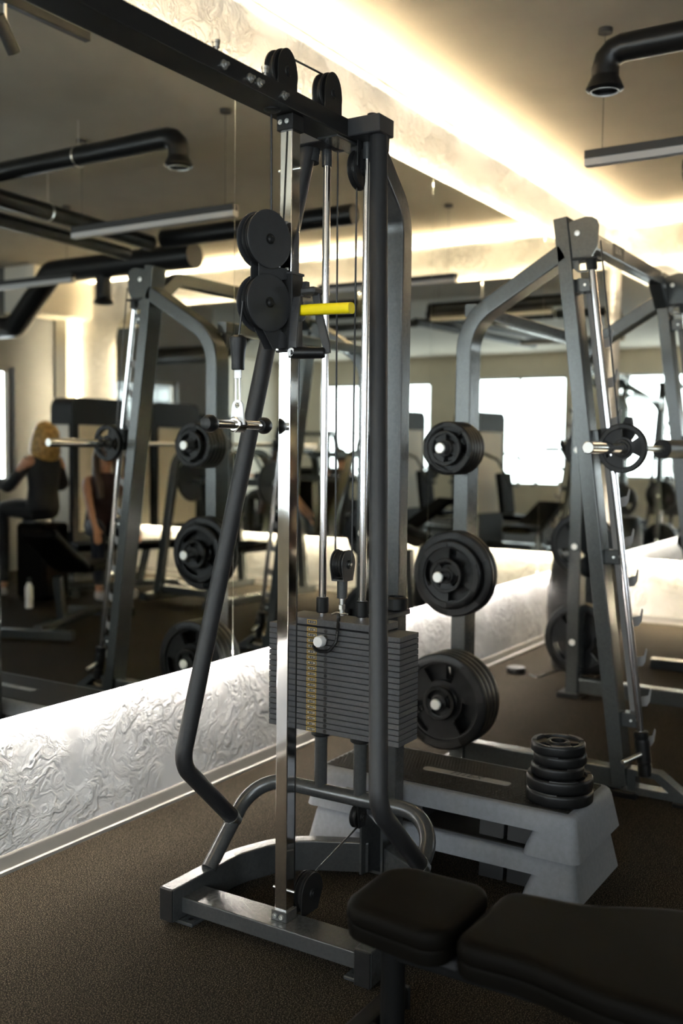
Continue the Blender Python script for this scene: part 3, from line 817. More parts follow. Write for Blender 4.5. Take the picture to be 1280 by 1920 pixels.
# ================================================================== SMITH RACK
sm = thing('smith_machine', 'dark grey barbell rack with leaning front posts and chrome rods beyond the step platforms', 'exercise machine', (5.1, 1.7, 0))
def sp(mb, name, m='frame2', parent=None, **k): return mb.build(name, m, parent or sm, **k)
XA, XB = 4.375, 5.975
post_y = lambda z: 1.268 + .1340 * z
rod_y = lambda z: 1.155 + .1355 * z
for fx, out in ((XA, -1), (XB, 1)):
    fr = sp(MB().bar([(fx, post_y(0.05), .05), (fx, post_y(2.51), 2.51)], .115, .064, up=(0, 1, 0), rad=.005), 'front_post')
    sp(MB().bar([(fx + .06, post_y(.1) - .012, .1), (fx + .06, post_y(2.46) - .012, 2.46)], .02, .03, up=(0, 1, 0), rad=.003), 'post_channel', 'dark_paint', fr)
    sp(MB().bar([(fx, 2.055, .03), (fx, 2.055, 2.02), (fx, 1.62, 2.345), (fx, 1.585, 2.37)], .115, .074, up=(1, 0, 0), bend=[.22, 0], rad=.012, bn=10) if False else
       MB().sweep(fillet([(fx, 2.055, .03), (fx, 2.055, 2.085), (fx, 1.59, 2.365)], .24, 12), rrect(.076, .115, .007), (1, 0, 0)), 'rear_upright')
    sp(MB().bar([(fx, 2.055, .075), (fx, 1.27, .075)], .075, .09, rad=.008), 'base_tube')
    sp(MB().span((fx - .075, 2.0, 0), (fx + .075, 2.14, .03), .004), 'foot_pad', 'rubber')
    sp(MB().span((fx - .06, 1.20, 0), (fx + .06, 1.33, .03), .004), 'foot_pad', 'rubber')
    # head plate with its window and bolt
    px = fx - .045
    poly = [(0, 0), (0, -.17), (-.055, -.215), (-.10, -.215), (-.11, -.15), (-.135, -.11), (-.14, -.02), (-.13, .005), (-.11, .018), (-.08, .022), (-.03, .012)]
    hp = sp(MB().prism(poly, (px, post_y(2.5) - .03, 2.485), (0, 1, 0), (0, 0, 1), (.008, 0, 0), hole=[(-.055, -.205), (-.055, -.165), (-.09, -.16), (-.092, -.205)]), 'head_plate')
    sp(MB().lathe([(.012, 0), (.012, .003), (.006, .004), (.006, .002), (0, .002)], (px, post_y(2.5) - .075, 2.44), (-1, 0, 0), 16), 'bolt', 'cap', hp)
    zt = 2.31
    sp(MB().span((fx - .055, rod_y(zt) - .035, zt + .012), (fx + .03, post_y(zt) - .02, zt + .024), .002), 'rod_bracket', 'dark_paint')
    sp(MB().cyl((fx - .025, rod_y(zt - .03), zt - .03), (fx - .025, rod_y(zt + .014), zt + .014), .024, 18, .003), 'rod_cap', 'dark_paint')
    sp(MB().cyl((fx - .025, rod_y(.24), .24), (fx - .025, rod_y(zt), zt), .0155, 20), 'guide_rod', 'rod')
    sp(MB().lathe([(.026, 0), (.030, .004), (.030, .05), (.027, .052), (.027, .058), (.031, .062), (.031, .15), (.028, .155), (.028, .165), (.031, .17), (.031, .19), (.024, .195)], (fx - .025, rod_y(.105), .105), V((0, .1355, 1)), 22), 'buffer', 'rubber')
    sp(MB().cyl((fx - .17, rod_y(.2) + .045, .192), (fx - .04, rod_y(.2), .205), .010, 14, .002), 'stop_pin', 'steel')
    # catch strip with its hooks
    strip = sp(MB().bar([(fx + .035, rod_y(.30) + .035, .30), (fx + .035, rod_y(2.24) + .035, 2.24)], .008, .042, up=(0, 1, 0), rad=.002), 'catch_strip', 'strip_grey')
    for z in [.256 + .173 * k for k in range(11)]:
        sp(MB().prism([(.03, -.045), (-.024, -.034), (-.036, -.012), (-.041, .036), (-.036, .044), (-.029, .012), (.03, -.006)], (fx + .033, rod_y(z), z), (0, 1, 0), (0, 0, 1), (.008, 0, 0)), 'catch_hook', 'strip_grey', strip)
    for z in (.335, 1.04, 1.56, 2.22):
        bk = sp(MB().span((fx - .02, rod_y(z) + .015, z - .03), (fx + .045, post_y(z) - .03, z + .03), .003), 'strip_bracket', 'frame2')
        sp(MB().cyl((fx - .0215, rod_y(z) + .04, z), (fx - .025, rod_y(z) + .04, z), .006, 12), 'bolt', 'cap', bk)
    # front foot
    ff = sp(MB().prism([(0, .018), (0, .125), (-.135, .125), (-.29, .018)], (fx - .035, post_y(.06) - .03, 0), (0, 1, 0), (0, 0, 1), (.07, 0, 0), hole=[(-.035, .05), (-.035, .10), (-.115, .10), (-.18, .05)]), 'front_foot')
    sp(MB().span((fx - .05, .955, 0), (fx + .05, 1.05, .018), .004), 'foot_pad', 'rubber')
    # counterweight cable
    sp(MB().tube([(fx - .04, post_y(2.33) - .155, 2.40), (fx - .03, rod_y(1.6) - .045, 1.6)], .004, 6), 'cable', 'cable')
    # plate horns on the outer side of the rear upright
    for z in (1.504, .923, .341):
        x0 = fx + out * .057
        x1 = fx + out * .275
        sp(MB().cyl((x0, 2.055, z), (x1, 2.055, z), .0235, 20, .002), 'plate_horn', 'chrome')
        sp(MB().cyl((fx - out * .057, 2.055, z), (fx - out * .064, 2.055, z), .019, 16, .002), 'horn_bolt', 'cap')
        sp(MB().lathe([(.0245, 0), (.0245, .006), (.021, .009), (0, .009)], (x1 - out * .001, 2.055, z), (out, 0, 0), 24), 'horn_cap', 'cap')
cb = sp(MB().sweep(fillet([(XA + .02, 1.585, 2.33), (XA + .19, 1.585, 2.465), (XB - .19, 1.585, 2.465), (XB - .02, 1.585, 2.33)], .08, 6), rrect(.075, .075, .01), (0, 1, 0)), 'cross_beam')
lb = MB(); text_bm(lb, 'LIUN', .042, Matrix(((1, 0, 0, 4.98), (0, 0, -1, 1.5465), (0, 1, 0, 2.47), (0, 0, 0, 1))))
lb.build('sticker_print', 'sticker_ink', cb)
MB().span((4.895, 1.5468, 2.435), (5.075, 1.5478, 2.500)).build('sticker', 'dark_paint', cb)
sp(MB().bar([(XA + .03, 2.06, 2.15), (XB - .03, 2.06, 2.15)], .06, .06, rad=.008), 'rear_cross_tube')
sp(MB().prism([(0, 0), (0, -.12), (.10, 0)], (XA + .055, 2.04, 2.12), (1, 0, 0), (0, 0, 1), (0, .03, 0)), 'gusset_plate')

# barbell
BZ, BY = 1.512, 1.297
bb = thing('barbell', 'chrome barbell on the rack carriage, one small plate on its near end', 'barbell', (XA, BY, BZ))
MB().cyl((3.86, BY, BZ), (4.32, BY, BZ), .0245, 28, .003).build('bar_sleeve', 'chrome', bb)
MB().lathe([(.022, 0), (.0215, .002), (.0, .002)], (3.861, BY, BZ), (-1, 0, 0), 24).build('end_cap', 'cap', bb)
MB().cyl((6.10, BY, BZ), (6.49, BY, BZ), .0245, 24, .003).build('bar_sleeve', 'chrome', bb)
MB().cyl((4.32, BY, BZ), (6.11, BY, BZ), .0140, 18).build('bar_shaft', 'steel', bb)
MB().cyl((4.93, BY, BZ), (5.42, BY, BZ), .046, 26, .004).build('foam_pad', 'rubber_worn', bb)
for fx in (XA, XB):
    MB().lathe([(.033, 0), (.033, .075)], (fx - .025, rod_y(BZ + .12), BZ + .12 - .11), V((0, .1355, 1)), 22).box((fx - .01, BY + .04, BZ), (.05, .10, .08), .006).build('slide_block', 'dark_paint', bb)
    MB().prism([(0, 0), (-.035, .06), (-.02, .135), (.005, .135), (.04, .06), (.07, 0)], (fx + .015, BY + .01, BZ), (0, 1, 0), (0, 0, 1), (.02, 0, 0)).build('latch_hook', 'dark_paint', bb)
MB().lathe([(.0, 0), (.030, 0), (.030, .012), (.0, .012)], (4.335, BY, BZ), (1, 0, 0), 24).build('bar_collar', 'steel', bb)
weight_plate(.106, .030, (4.325, BY, BZ), (-1, 0, 0), 'small three-grip weight plate on the near end of the barbell', spin=.3)

# plates on the near horns, from the upright outwards
def load(z, specs, words, x0, out, first):
    x = x0
    n = len(specs)
    for i, (R, T) in enumerate(specs):
        lab = first if i == n - 1 else ('%s weight plate %s' % (('innermost' if i == 0 else ['second', 'third', 'fourth', 'fifth'][i - 1]), words))
        weight_plate(R, T, (x, 2.055, z), (out, 0, 0), lab, spin=[.5, 1.1, .2, .8, 1.5, .1][i % 6])
        x += out * (T + .0035)
xo = XA - .060
load(1.504, [(.122, .027)] * 5 + [(.080, .022)], 'counting out from the upright, top peg, near side of rack', xo, -1, 'small outermost weight plate on the near side top peg of the rack')
load(.923, [(.200, .036), (.200, .036), (.160, .034), (.080, .024)], 'counting out from the upright, middle peg, near side of rack', xo, -1, 'small outermost weight plate on the near side middle peg of the rack')
load(.341, [(.223, .038)] * 4 + [(.078, .024)], 'counting out from the upright, bottom peg, near side of rack', xo, -1, 'small outermost weight plate on the near side bottom peg of the rack')
xo = XB + .060
load(1.504, [(.122, .027)] * 3, 'counting out from the upright, top peg, far side of rack', xo, 1, 'outermost weight plate on the far side top peg of the rack')
load(.923, [(.200, .036)] * 2, 'counting out from the upright, middle peg, far side of rack', xo, 1, 'outer weight plate on the far side middle peg of the rack')
load(.341, [(.223, .038)] * 2, 'counting out from the upright, bottom peg, far side of rack', xo, 1, 'outer weight plate on the far side bottom peg of the rack')

# ================================================================== STEP PLATFORMS
def step(label, z0, with_badge, nest=0.0):
    """deck 1.1 m along Y on two flared end blocks, open in the middle of its long sides"""
    t = thing('step_platform', label, 'step platform', (3.385, 1.560, z0), 'stacked step platforms')
    H = .145; X0, X1, Y0, Y1 = -.235, .235, -.505, .565
    ins = .024
    def rr(bm, x0, x1, y0, y1, z, r):
        pts = []
        for cx_, cy_, a0 in ((x1 - r, y1 - r, 0), (x0 + r, y1 - r, pi / 2), (x0 + r, y0 + r, pi), (x1 - r, y0 + r, 3 * pi / 2)):
            for k in range(6):
                a = a0 + pi / 2 * k / 5
                pts.append(bm.verts.new((cx_ + r * cos(a), cy_ + r * sin(a), z)))
        return pts
    def loft(mb, rs):
        for A, B in zip(rs, rs[1:]):
            n = len(A)
            for k in range(n): mb.bm.faces.new((A[k], A[(k + 1) % n], B[(k + 1) % n], B[k]))
        mb.bm.faces.new(rs[-1]); mb.bm.faces.new(list(reversed(rs[0])))
    fl = lambda z: ins * min(1, max(z, 0) / (H - .02))
    mb = MB()
    loft(mb, [rr(mb.bm, X0 + i, X1 - i, Y0 + i, Y1 - i, z, r) for i, z, r in ((fl(.082), .082, .032), (fl(.10), .10, .032), (fl(H - .026), H - .026, .032), (ins + .005, H - .010, .031), (ins + .012, H - .003, .030), (ins + .022, H, .028))])
    put(mb.build('deck', 'step_grey', angle=50), t)
    for sgn in (-1, 1):
        mb = MB(); rs = []
        for z, tap in ((-nest, .03), (.03, .022), (.083, .0)):
            ya, yb = (.565 - fl(z) if sgn > 0 else -.505 + fl(z)), sgn * (.335 - tap)
            rs.append(rr(mb.bm, X0 + fl(z), X1 - fl(z), min(ya, yb), max(ya, yb), z, .032))
        loft(mb, rs)
        put(mb.build('end_block', 'step_grey', angle=50), t)
        for yy in (.16, .265):
            put(MB().prism([(-.145, 0), (.145, 0), (.135, .082), (-.135, .082)], (0, sgn * yy - .047, 0), (1, 0, 0), (0, 0, 1), (0, .094, 0), .005).build('under_block', 'step_black'), t)
    m_ = put(MB().box((0, .03, H + .0015), (X1 - X0 - 2 * ins - .075, Y1 - Y0 - 2 * ins - .070, .005), .001).build('rubber_mat', 'step_mat'), t)
    # raised ribs of the mat
    rb = MB()
    if with_badge:
        nx, ny = 21, 74
        for i in range(nx):
            for j in range(ny):
                x = -.158 + .316 * i / (nx - 1); y = -.440 + .95 * (j + .5 * (i % 2)) / ny
                if abs(x + .005) < .03 and abs(y) < .175: continue
                bmesh.ops.create_cube(rb.bm, size=1, matrix=Matrix.Translation((x, y, H + .0045)) @ Matrix.Diagonal((.0105, .0085, .0025, 1)))
        o = put(rb.build('mat_ribs', 'step_mat'), m_); o['kind'] = 'stuff'
        poly = [(.015 * cos(a) + (-.01), .16 + .015 * sin(a)) for a in [pi * k / 8 for k in range(9)]] + [(.015 * cos(a) - .01, -.16 + .015 * sin(a)) for a in [pi + pi * k / 8 for k in range(9)]]
        bd = put(MB().prism([(a * 1.35, b) for a, b in poly], (0, 0, H + .003), (1, 0, 0), (0, 1, 0), (0, 0, .003)).build('badge', 'step_badge'), m_)
        tb = MB(); text_bm(tb, 'FITEX', .050, Matrix(((0, 1, 0, -.012), (-1, 0, 0, 0), (0, 0, 1, H + .0064), (0, 0, 0, 1))), 0, .25)
        put(tb.build('badge_print', 'badge_ink'), bd)
    return t
step('grey step platform with black ribbed mat, lower of the two stacked ones', 0, False)
step('grey step platform with black ribbed mat, upper one carrying a pile of weight plates', .1495, True)
zz = .1495 + .145 + .007
for i, (R, T, lab) in enumerate([(.114, .042, 'large weight plate at the bottom of the pile on the step platform'), (.114, .042, 'large weight plate second from bottom of the pile on the step platform'),
                               (.090, .036, 'small weight plate in the middle of the pile on the step platform'), (.090, .036, 'small weight plate second from top of the pile on the step platform'), (.092, .036, 'small weight plate on top of the pile on the step platform')]):
    weight_plate(R, T, (3.325 + [0, .004, -.006, .002, -.004][i], 1.185 + [0, .003, .008, .002, .008][i], zz), (0, 0, 1), lab, spin=.7 * i)
    zz += T * 1.06 + .0005

# ================================================================== BENCH
bn = thing('weight_bench', 'black padded weight bench at the lower right, nearest the camera', 'bench', (2.1, .8, 0))
def pad(outline, z0, z1, name):
    """upholstered pad: piped seam round the middle, softly domed top"""
    mb = MB(); bm = mb.bm
    cxm = sum(p[0] for p in outline) / len(outline); cym = sum(p[1] for p in outline) / len(outline)
    h = z1 - z0
    def ring(inset, z):
        out = []
        n = len(outline)
        for i, p in enumerate(outline):
            a, b = V((*outline[i - 1], 0)), V((*outline[(i + 1) % n], 0))
            t = (b - a).normalized(); nrm = V((-t.y, t.x, 0))
            out.append(bm.verts.new((p[0] + nrm.x * inset, p[1] + nrm.y * inset, z)))
        return out
    prof = [(.014, z0), (.003, z0 + .006), (0, z0 + h * .35), (.004, z0 + h * .44), (.004, z0 + h * .47), (-.002, z0 + h * .55), (-.001, z0 + h * .76), (.004, z0 + h * .88), (.011, z0 + h * .95), (.022, z0 + h * .985), (.036, z0 + h)]
    rs = [ring(i, z) for i, z in prof]
    n = len(outline)
    for A, B in zip(rs, rs[1:]):
        for k in range(n): bm.faces.new((A[k], A[(k + 1) % n], B[(k + 1) % n], B[k]))
    bm.faces.new(rs[-1]); bm.faces.new(list(reversed(rs[0])))
    return mb.build(name, 'vinyl', bn, angle=50)
def smooth_outline(pts, r, n=6):
    pts = [(*p, 0) for p in pts]
    q = [tuple((V(pts[0]) + V(pts[-1])) / 2)] + pts + [tuple((V(pts[0]) + V(pts[-1])) / 2)]
    f = fillet(q, r, n)
    return [(p.x, p.y) for p in f[:-1]]
seat = smooth_outline([(1.925, .945), (2.235, .955), (2.235, 1.235), (1.955, 1.225)], [.055, .055, .085, .085], 8)
pad(seat, .362, .45, 'seat_pad')
back = smooth_outline([(1.925, .925), (1.935, .76), (1.895, .58), (1.885, .30), (1.93, -.25), (2.34, -.25), (2.385, .30), (2.37, .56), (2.27, .74), (2.245, .925)], [.055, .3, .3, .3, .06, .06, .3, .25, .25, .055], 8)
pad(back, .362, .45, 'back_pad')
MB().span((2.0, .94, .340), (2.16, 1.19, .362), .004).build('seat_board', 'step_black', bn)
MB().span((2.0, -.2, .340), (2.2, .90, .362), .004).build('back_board', 'step_black', bn)
MB().cyl((2.10, 1.155, .03), (2.10, 1.155, .345), .030, 20).build('front_post', 'bench_paint', bn)
MB().bar([(2.10, 1.16, .305), (2.12, -.1, .305)], .05, .06).build('spine_tube', 'bench_paint', bn)
MB().bar([(1.72, 1.255, .045), (2.32, 1.255, .045)], .055, .06, rad=.012).build('cross_foot', 'bench_paint', bn)
for x in (1.715, 2.322):
    MB().box((x, 1.255, .045), (.012, .062, .066), .004).build('end_cap', 'rubber', bn)
MB().bar([(2.11, 1.25, .045), (2.12, -.15, .045)], .05, .05).build('base_rail', 'bench_paint', bn)
MB().bar([(1.80, -.15, .045), (2.44, -.15, .045)], .055, .06, rad=.012).build('cross_foot', 'bench_paint', bn)
MB().cyl((2.115, -.1, .05), (2.115, -.1, .345), .028, 18).build('rear_post', 'bench_paint', bn)
MB().bar([(2.115, .95, .08), (2.115, .45, .30)], .04, .05).build('brace_bar', 'bench_paint', bn)
MB().lathe([(.010, 0), (.010, .006), (.006, .006), (.006, .014)], (2.085, 1.02, .05), (-1, 0, 0), 6).build('bolt', 'steel', bn)

# ================================================================== CEILING FITTINGS
def duct(pts, r, label, bend=.12, nozzle=None, cols=()):
    t = thing('air_duct', label, 'duct', tuple(pts[0]))
    MB().tube(pts, r, 20, bend=bend, bn=3).build('duct_pipe', 'duct', t)
    if nozzle:
        MB().lathe([(r * .98, .06), (r * 1.02, .05), (r * 1.38, .005), (r * 1.38, 0), (r * 1.05, -.012), (r * 1.0, 0), (r * .98, .02), (0, .02)], nozzle, (0, 0, 1), 24, caps=False).build('outlet_flange', 'duct', t)
        MB().lathe([(r * .95, -.008), (r * 1.0, -.014), (r * 1.05, -.008)], nozzle, (0, 0, 1), 24, caps=False).build('outlet_ring', 'cap', t)
    for c in cols:
        MB().lathe([(r + .001, -.006), (r + .005, -.004), (r + .005, .004), (r + .001, .006)], c[0], c[1], 20, caps=False).build('duct_clamp', 'steel', t)
        MB().cyl((c[0][0], c[0][1], c[0][2] + r), (c[0][0], c[0][1], ZC), .003, 6).build('hanger_rod', 'steel', t)
    return t
duct([(4.655, 1.53, 3.15), (4.655, 1.53, 3.315), (4.655, -3.9, 3.315)], .062, 'black air duct with a downward outlet above the barbell rack', .13, (4.655, 1.53, 3.145), [((4.655, .70, 3.315), (0, 1, 0))])
duct([(3.0, .02, 3.175), (6.40, -.30, 3.175)], .062, 'black air duct running lengthwise under the ceiling, upper of a close pair', 0, None, [((5.2, -.187, 3.175), (1, -.09, 0))])
duct([(3.0, -.26, 3.10), (6.35, -.52, 3.10)], .052, 'black air duct running lengthwise under the ceiling, lower of a close pair', 0)
duct([(6.50, -.25, 3.22), (6.50, 1.62, 3.22)], .075, 'black air duct crossing the room beyond the lengthwise pair', 0)
thick = duct([(7.10, -.42, 3.20), (7.10, -2.25, 3.20), (7.24, -2.95, 2.72), (7.30, -4.0, 2.72)], .115, 'thick black air duct that steps down toward the grey wall', .12)
MB().cyl((7.10, -1.55, 2.86), (7.10, -1.55, 3.11), .075, 20).build('outlet_pipe', 'duct', thick)
MB().lathe([(.076, .05), (.10, .005), (.10, 0), (.078, -.010), (.074, .02), (0, .02)], (7.10, -1.55, 2.85), (0, 0, 1), 22, caps=False).build('outlet_flange', 'duct', thick)

def lamp(a, b, z, label, group='suspended linear lamps'):
    a, b = V((*a, z)), V((*b, z))
    t = thing('linear_lamp', label, 'lamp', tuple((a + b) / 2), group)
    MB().bar([a + V((0, 0, .018)), b + V((0, 0, .018))], .052, .040, rad=.002).build('lamp_body', 'lamp_body', t)
    MB().bar([a - V((0, 0, .020)), b - V((0, 0, .020))], .050, .036, rad=.004).build('diffuser', 'lamp_lens', t)
    d = (b - a).normalized()
    for p in (a + d * .08, b - d * .08):
        MB().cyl(p + V((0, 0, .036)), (p.x, p.y, ZC), .0016, 6).build('hanging_wire', 'lamp_body', t)
        MB().cyl((p.x, p.y, ZC - .022), (p.x, p.y, ZC), .035, 18).build('ceiling_rose', 'lamp_body', t)
lamp((4.96, 1.715), (4.96, .33), 2.93, 'black linear lamp hanging level with the nearer air outlet')
lamp((6.25, -1.05), (6.25, -2.6), 2.93, 'black linear lamp hanging in front of the thick duct')
lamp((7.80, 1.82), (7.80, .45), 2.93, 'black linear lamp hanging nearest the far end wall')
tr = thing('track_light', 'black ceiling light track with a spotlight, above the cable machine', 'lamp', (2.9, 1.82, ZC))
MB().span((1.9, 1.80, ZC - .075), (3.66, 1.84, ZC - .03), .003).build('track_rail', 'lamp_body', tr)
MB().cyl((3.16, 1.82, ZC - .15), (3.16, 1.82, ZC - .04), .008, 10).build('stem', 'cap', tr)
sd = V((.62, -.10, -.75)).normalized()
MB().lathe([(.020, -.085), (.030, -.08), (.030, .085), (.026, .085), (.024, .075), (0, .07)], V((3.17, 1.81, ZC - .20)), sd, 22).build('spot_head', 'lamp_body', tr)
MB().lathe([(.0, 0), (.023, 0)], V((3.17, 1.81, ZC - .20)) + sd * .078, sd, 20, caps=False).build('spot_lens', 'lamp_lens', tr)

# ================================================================== THINGS ON THE FLOOR BY THE WALL
pk = MB().lathe([(.060, 0), (.064, .006), (.064, .034), (.058, .042), (0, .043)], (6.38, 2.60, 0), (0, 0, 1), 26).build('cable_puck', 'rubber')
tag(pk, 'small black round puck on the floor below the lit mirror wall', 'puck')
cc = MB().tube([(6.36, 2.50, .006), (6.30, 2.42, .006), (6.5, 2.40, .006), (6.85, 2.36, .006), (7.4, 2.42, .006)], .006, 8, bend=.06).build('floor_cable', 'cable')
tag(cc, 'thin dark cable lying on the floor beside the round puck', 'cable')
dr = thing('barrel', 'tall black bulging barrel on the floor behind the rack upright', 'barrel', (6.80, 2.28, 0))
MB().lathe([(.20, .0), (.215, .012), (.245, .25), (.255, .42), (.245, .60), (.22, .76), (.205, .785), (.19, .79), (0, .79)], (6.80, 2.28, 0), (0, 0, 1), 36).build('barrel_body', 'rubber_worn', dr)
MB().lathe([(.235, .545), (.250, .548), (.250, .56), (.235, .563)], (6.80, 2.28, .0), (0, 0, 1), 36, caps=False).build('barrel_hoop', 'rubber', dr)


# ================================================================== THE REST OF THE GYM (seen in the mirrors)
def local(mb, name, m, t, **k): return put(mb.build(name, m, **k), t)
def tower(x, y, rz, label, w=.80, d=.34, h=2.05, seat=True, panel='shroud', group=None):
    """selectorised machine: rounded black shroud with a pale panel, weight stack, seat, backrest and lever arm; front faces +Y"""
    t = thing('weight_machine', label, 'exercise machine', (x, y, 0), group or 'black weight machines', rz)
    r = .10
    def slab(w_, z0, z1, rr):
        p = [(-w_ / 2, z0), (w_ / 2, z0)]
        p += [(w_ / 2 - rr + rr * cos(pi / 2 * k / 6), z1 - rr + rr * sin(pi / 2 * k / 6)) for k in range(7)]
        p += [(-w_ / 2 + rr + rr * cos(pi / 2 + pi / 2 * k / 6), z1 - rr + rr * sin(pi / 2 + pi / 2 * k / 6)) for k in range(7)]
        return p
    local(MB().prism(slab(w, .06, h, r), (0, -d / 2, 0), (1, 0, 0), (0, 0, 1), (0, d, 0), .012), 'shroud', 'black_shroud', t)
    local(MB().span((-w / 2 + .09, d / 2, .55), (w / 2 - .09, d / 2 + .012, h - .30), .004), 'front_panel', panel, t)
    local(MB().span((w / 2, -d / 2 + .05, .55), (w / 2 + .010, d / 2 - .05, h - .30), .003), 'side_panel', panel, t)
    local(MB().span((-w / 2 - .010, -d / 2 + .05, .55), (-w / 2, d / 2 - .05, h - .30), .003), 'side_panel', panel, t)
    local(MB().span((-w / 2 - .04, -d / 2 - .05, 0), (w / 2 + .04, d / 2 + .05, .06), .01), 'base', 'frame2', t)
    if seat:
        local(MB().bar([(0, d / 2 + .02, .09), (0, 1.15, .09)], .09, .07, rad=.01), 'base_rail', 'frame2', t)
        local(MB().bar([(-.32, 1.12, .045), (.32, 1.12, .045)], .08, .07, rad=.01), 'cross_foot', 'frame2', t)
        local(MB().bar([(0, .70, .10), (0, .70, .46)], .07, .07), 'seat_post', 'frame2', t)
        local(MB().box((0, .72, .50), (.38, .42, .085), .03, seg=2), 'seat', 'vinyl', t)
        local(MB().box((0, .47, .85), (.36, .085, .62), .03, rot=(radians(8), 0, 0), seg=2), 'backrest', 'vinyl', t)
        for s in (-1, 1):
            local(MB().tube([(s * .30, .25, 1.45), (s * .36, .55, 1.35), (s * .36, .78, 1.0), (s * .26, .80, .98)], .020, 10, bend=.08), 'lever_arm', 'frame2', t)
            local(MB().cyl((s * .36, .785, 1.0), (s * .20, .80, .98), .024, 12), 'hand_grip', 'rubber', t)
    return t
def frame_machine(x, y, rz, label, h=1.75):
    """plate loaded press: splayed bent tubes, pad, lever with plates"""
    t = thing('plate_loaded_machine', label, 'exercise machine', (x, y, 0), 'plate loaded machines', rz)
    for s in (-1, 1):
        local(MB().bar([(s * .42, -.55, .03), (s * .36, -.35, h), (s * .36, .10, h), (s * .42, .62, .75), (s * .42, .70, .03)], .06, .09, up=(1, 0, 0), bend=.2), 'side_frame', 'frame2', t)
        local(MB().bar([(s * .42, -.75, .035), (s * .42, .85, .035)], .08, .07), 'floor_rail', 'frame2', t)
        local(MB().cyl((s * .40, .05, 1.15), (s * .82, .05, 1.15), .024, 14), 'plate_sleeve', 'steel', t)
        local(MB().lathe([(.03, 0), (.21, .004), (.22, .02), (.21, .036), (.03, .04)], (s * .52, .05, 1.15), (s, 0, 0), 30), 'loaded_plate', 'rubber', t)
    local(MB().bar([(-.42, -.5, .10), (.42, -.5, .10)], .07, .07), 'cross_tube', 'frame2', t)
    local(MB().bar([(-.36, -.2, h - .03), (.36, -.2, h - .03)], .07, .07), 'top_tube', 'frame2', t)
    local(MB().bar([(-.40, .05, 1.15), (.40, .05, 1.15)], .07, .07), 'lever_tube', 'frame2', t)
    local(MB().box((0, .25, .48), (.36, .55, .09), .03, seg=2), 'seat', 'vinyl', t)
    local(MB().box((0, -.12, .82), (.34, .09, .66), .03, rot=(radians(12), 0, 0), seg=2), 'backrest', 'vinyl', t)
    local(MB().bar([(0, .25, .05), (0, .25, .44)], .07, .07), 'seat_post', 'frame2', t)
    return t
def flat_bench(x, y, rz, label, tilt=0.0, up=0.0):
    t = thing('flat_bench', label, 'bench', (x, y, 0), 'black benches further off', rz)
    local(MB().box((0, -.28, .47 + up), (.30, .42, .08), .028, seg=2), 'seat', 'vinyl', t)
    local(MB().box((0, .33 * cos(tilt) - .0, .47 + up + .36 * sin(tilt)), (.30, .74, .08), .028, rot=(tilt, 0, 0), seg=2), 'backrest', 'vinyl', t)
    local(MB().bar([(0, -.55, .07), (0, .62, .07)], .07, .06), 'rail', 'frame2', t)
    for yy in (-.55, .62):
        local(MB().bar([(-.3, yy, .035), (.3, yy, .035)], .07, .07), 'cross_foot', 'frame2', t)
    local(MB().bar([(0, -.28, .09), (0, -.28, .43 + up)], .06, .07), 'post', 'frame2', t)
    local(MB().bar([(0, .20, .09), (0, .28, .44 + up)], .06, .07, up=(0, 1, 0)), 'post', 'frame2', t)
    return t

tower(8.28, -2.95, 0, 'black weight machine with pale panel behind the long haired woman in maroon', .86, .34, 2.02, seat=False)
tower(6.45, -3.78, .12, 'black weight machine standing against the grey wall beside the window', .62, .4, 1.95, panel='black_shroud')
tower(3.62, -.85, -.15, 'black weight machine with long pale panel, right one of the pair in the far mirror', .86, .36, 2.06)
tower(3.30, -2.35, -.15, 'black weight machine with pale panel, left one of the pair in the far mirror', .74, .36, 2.10)
frame_machine(4.1, -3.6, 1.9, 'grey plate loaded press machine facing the west windows')
flat_bench(5.0, -2.48, .17, 'black flat bench with a person in a dark top sitting on it')
frame_machine(.35, -2.75, 2.6, 'grey plate loaded press machine deep in the room near the west window', 1.7)
frame_machine(8.0, -.75, -1.5, 'grey plate loaded machine by the far end wall, beyond the rack in the mirror', 1.45)
flat_bench(7.66, -1.88, .49 - pi / 2, 'black flat bench the woman in maroon sits on')
flat_bench(5.95, -.75, 1.2, 'black bench with raised back, empty, seen low in the mirror', .5)
flat_bench(7.72, 1.62, 1.62, 'black raised bench close to the far end wall at the right edge', .30, .22)

# ---- people
def skinned(name, chains, m, t, sub=2, root=0):
    """one continuous surface grown round connected joints: chains of (point, radius) sharing joint names"""
    idx = {}; vs = []; rad = []; es = []
    for ch in chains:
        prev = None
        for key, p, r in ch:
            if key not in idx:
                idx[key] = len(vs); vs.append(p); rad.append(r)
            if prev is not None: es.append((prev, idx[key]))
            prev = idx[key]
    me = bpy.data.meshes.new(name); me.from_pydata(vs, es, [])
    o = bpy.data.objects.new(name, me); COL.objects.link(o)
    md = o.modifiers.new('skin', 'SKIN'); md.use_smooth_shade = True
    for i, r in enumerate(rad):
        me.skin_vertices[0].data[i].radius = (r, r) if not isinstance(r, tuple) else r
    me.skin_vertices[0].data[root].use_root = True
    sb_ = o.modifiers.new('sub', 'SUBSURF'); sb_.levels = sub; sb_.render_levels = sub
    dg = bpy.context.evaluated_depsgraph_get()
    nm = bpy.data.meshes.new_from_object(o.evaluated_get(dg))
    bpy.data.objects.remove(o); bpy.data.meshes.remove(me)
    nm.name = name; nm.materials.clear(); nm.materials.append(M[m])
    nm.polygons.foreach_set('use_smooth', [True] * len(nm.polygons))
    o = bpy.data.objects.new(name, nm); COL.objects.link(o)
    return put(o, t)
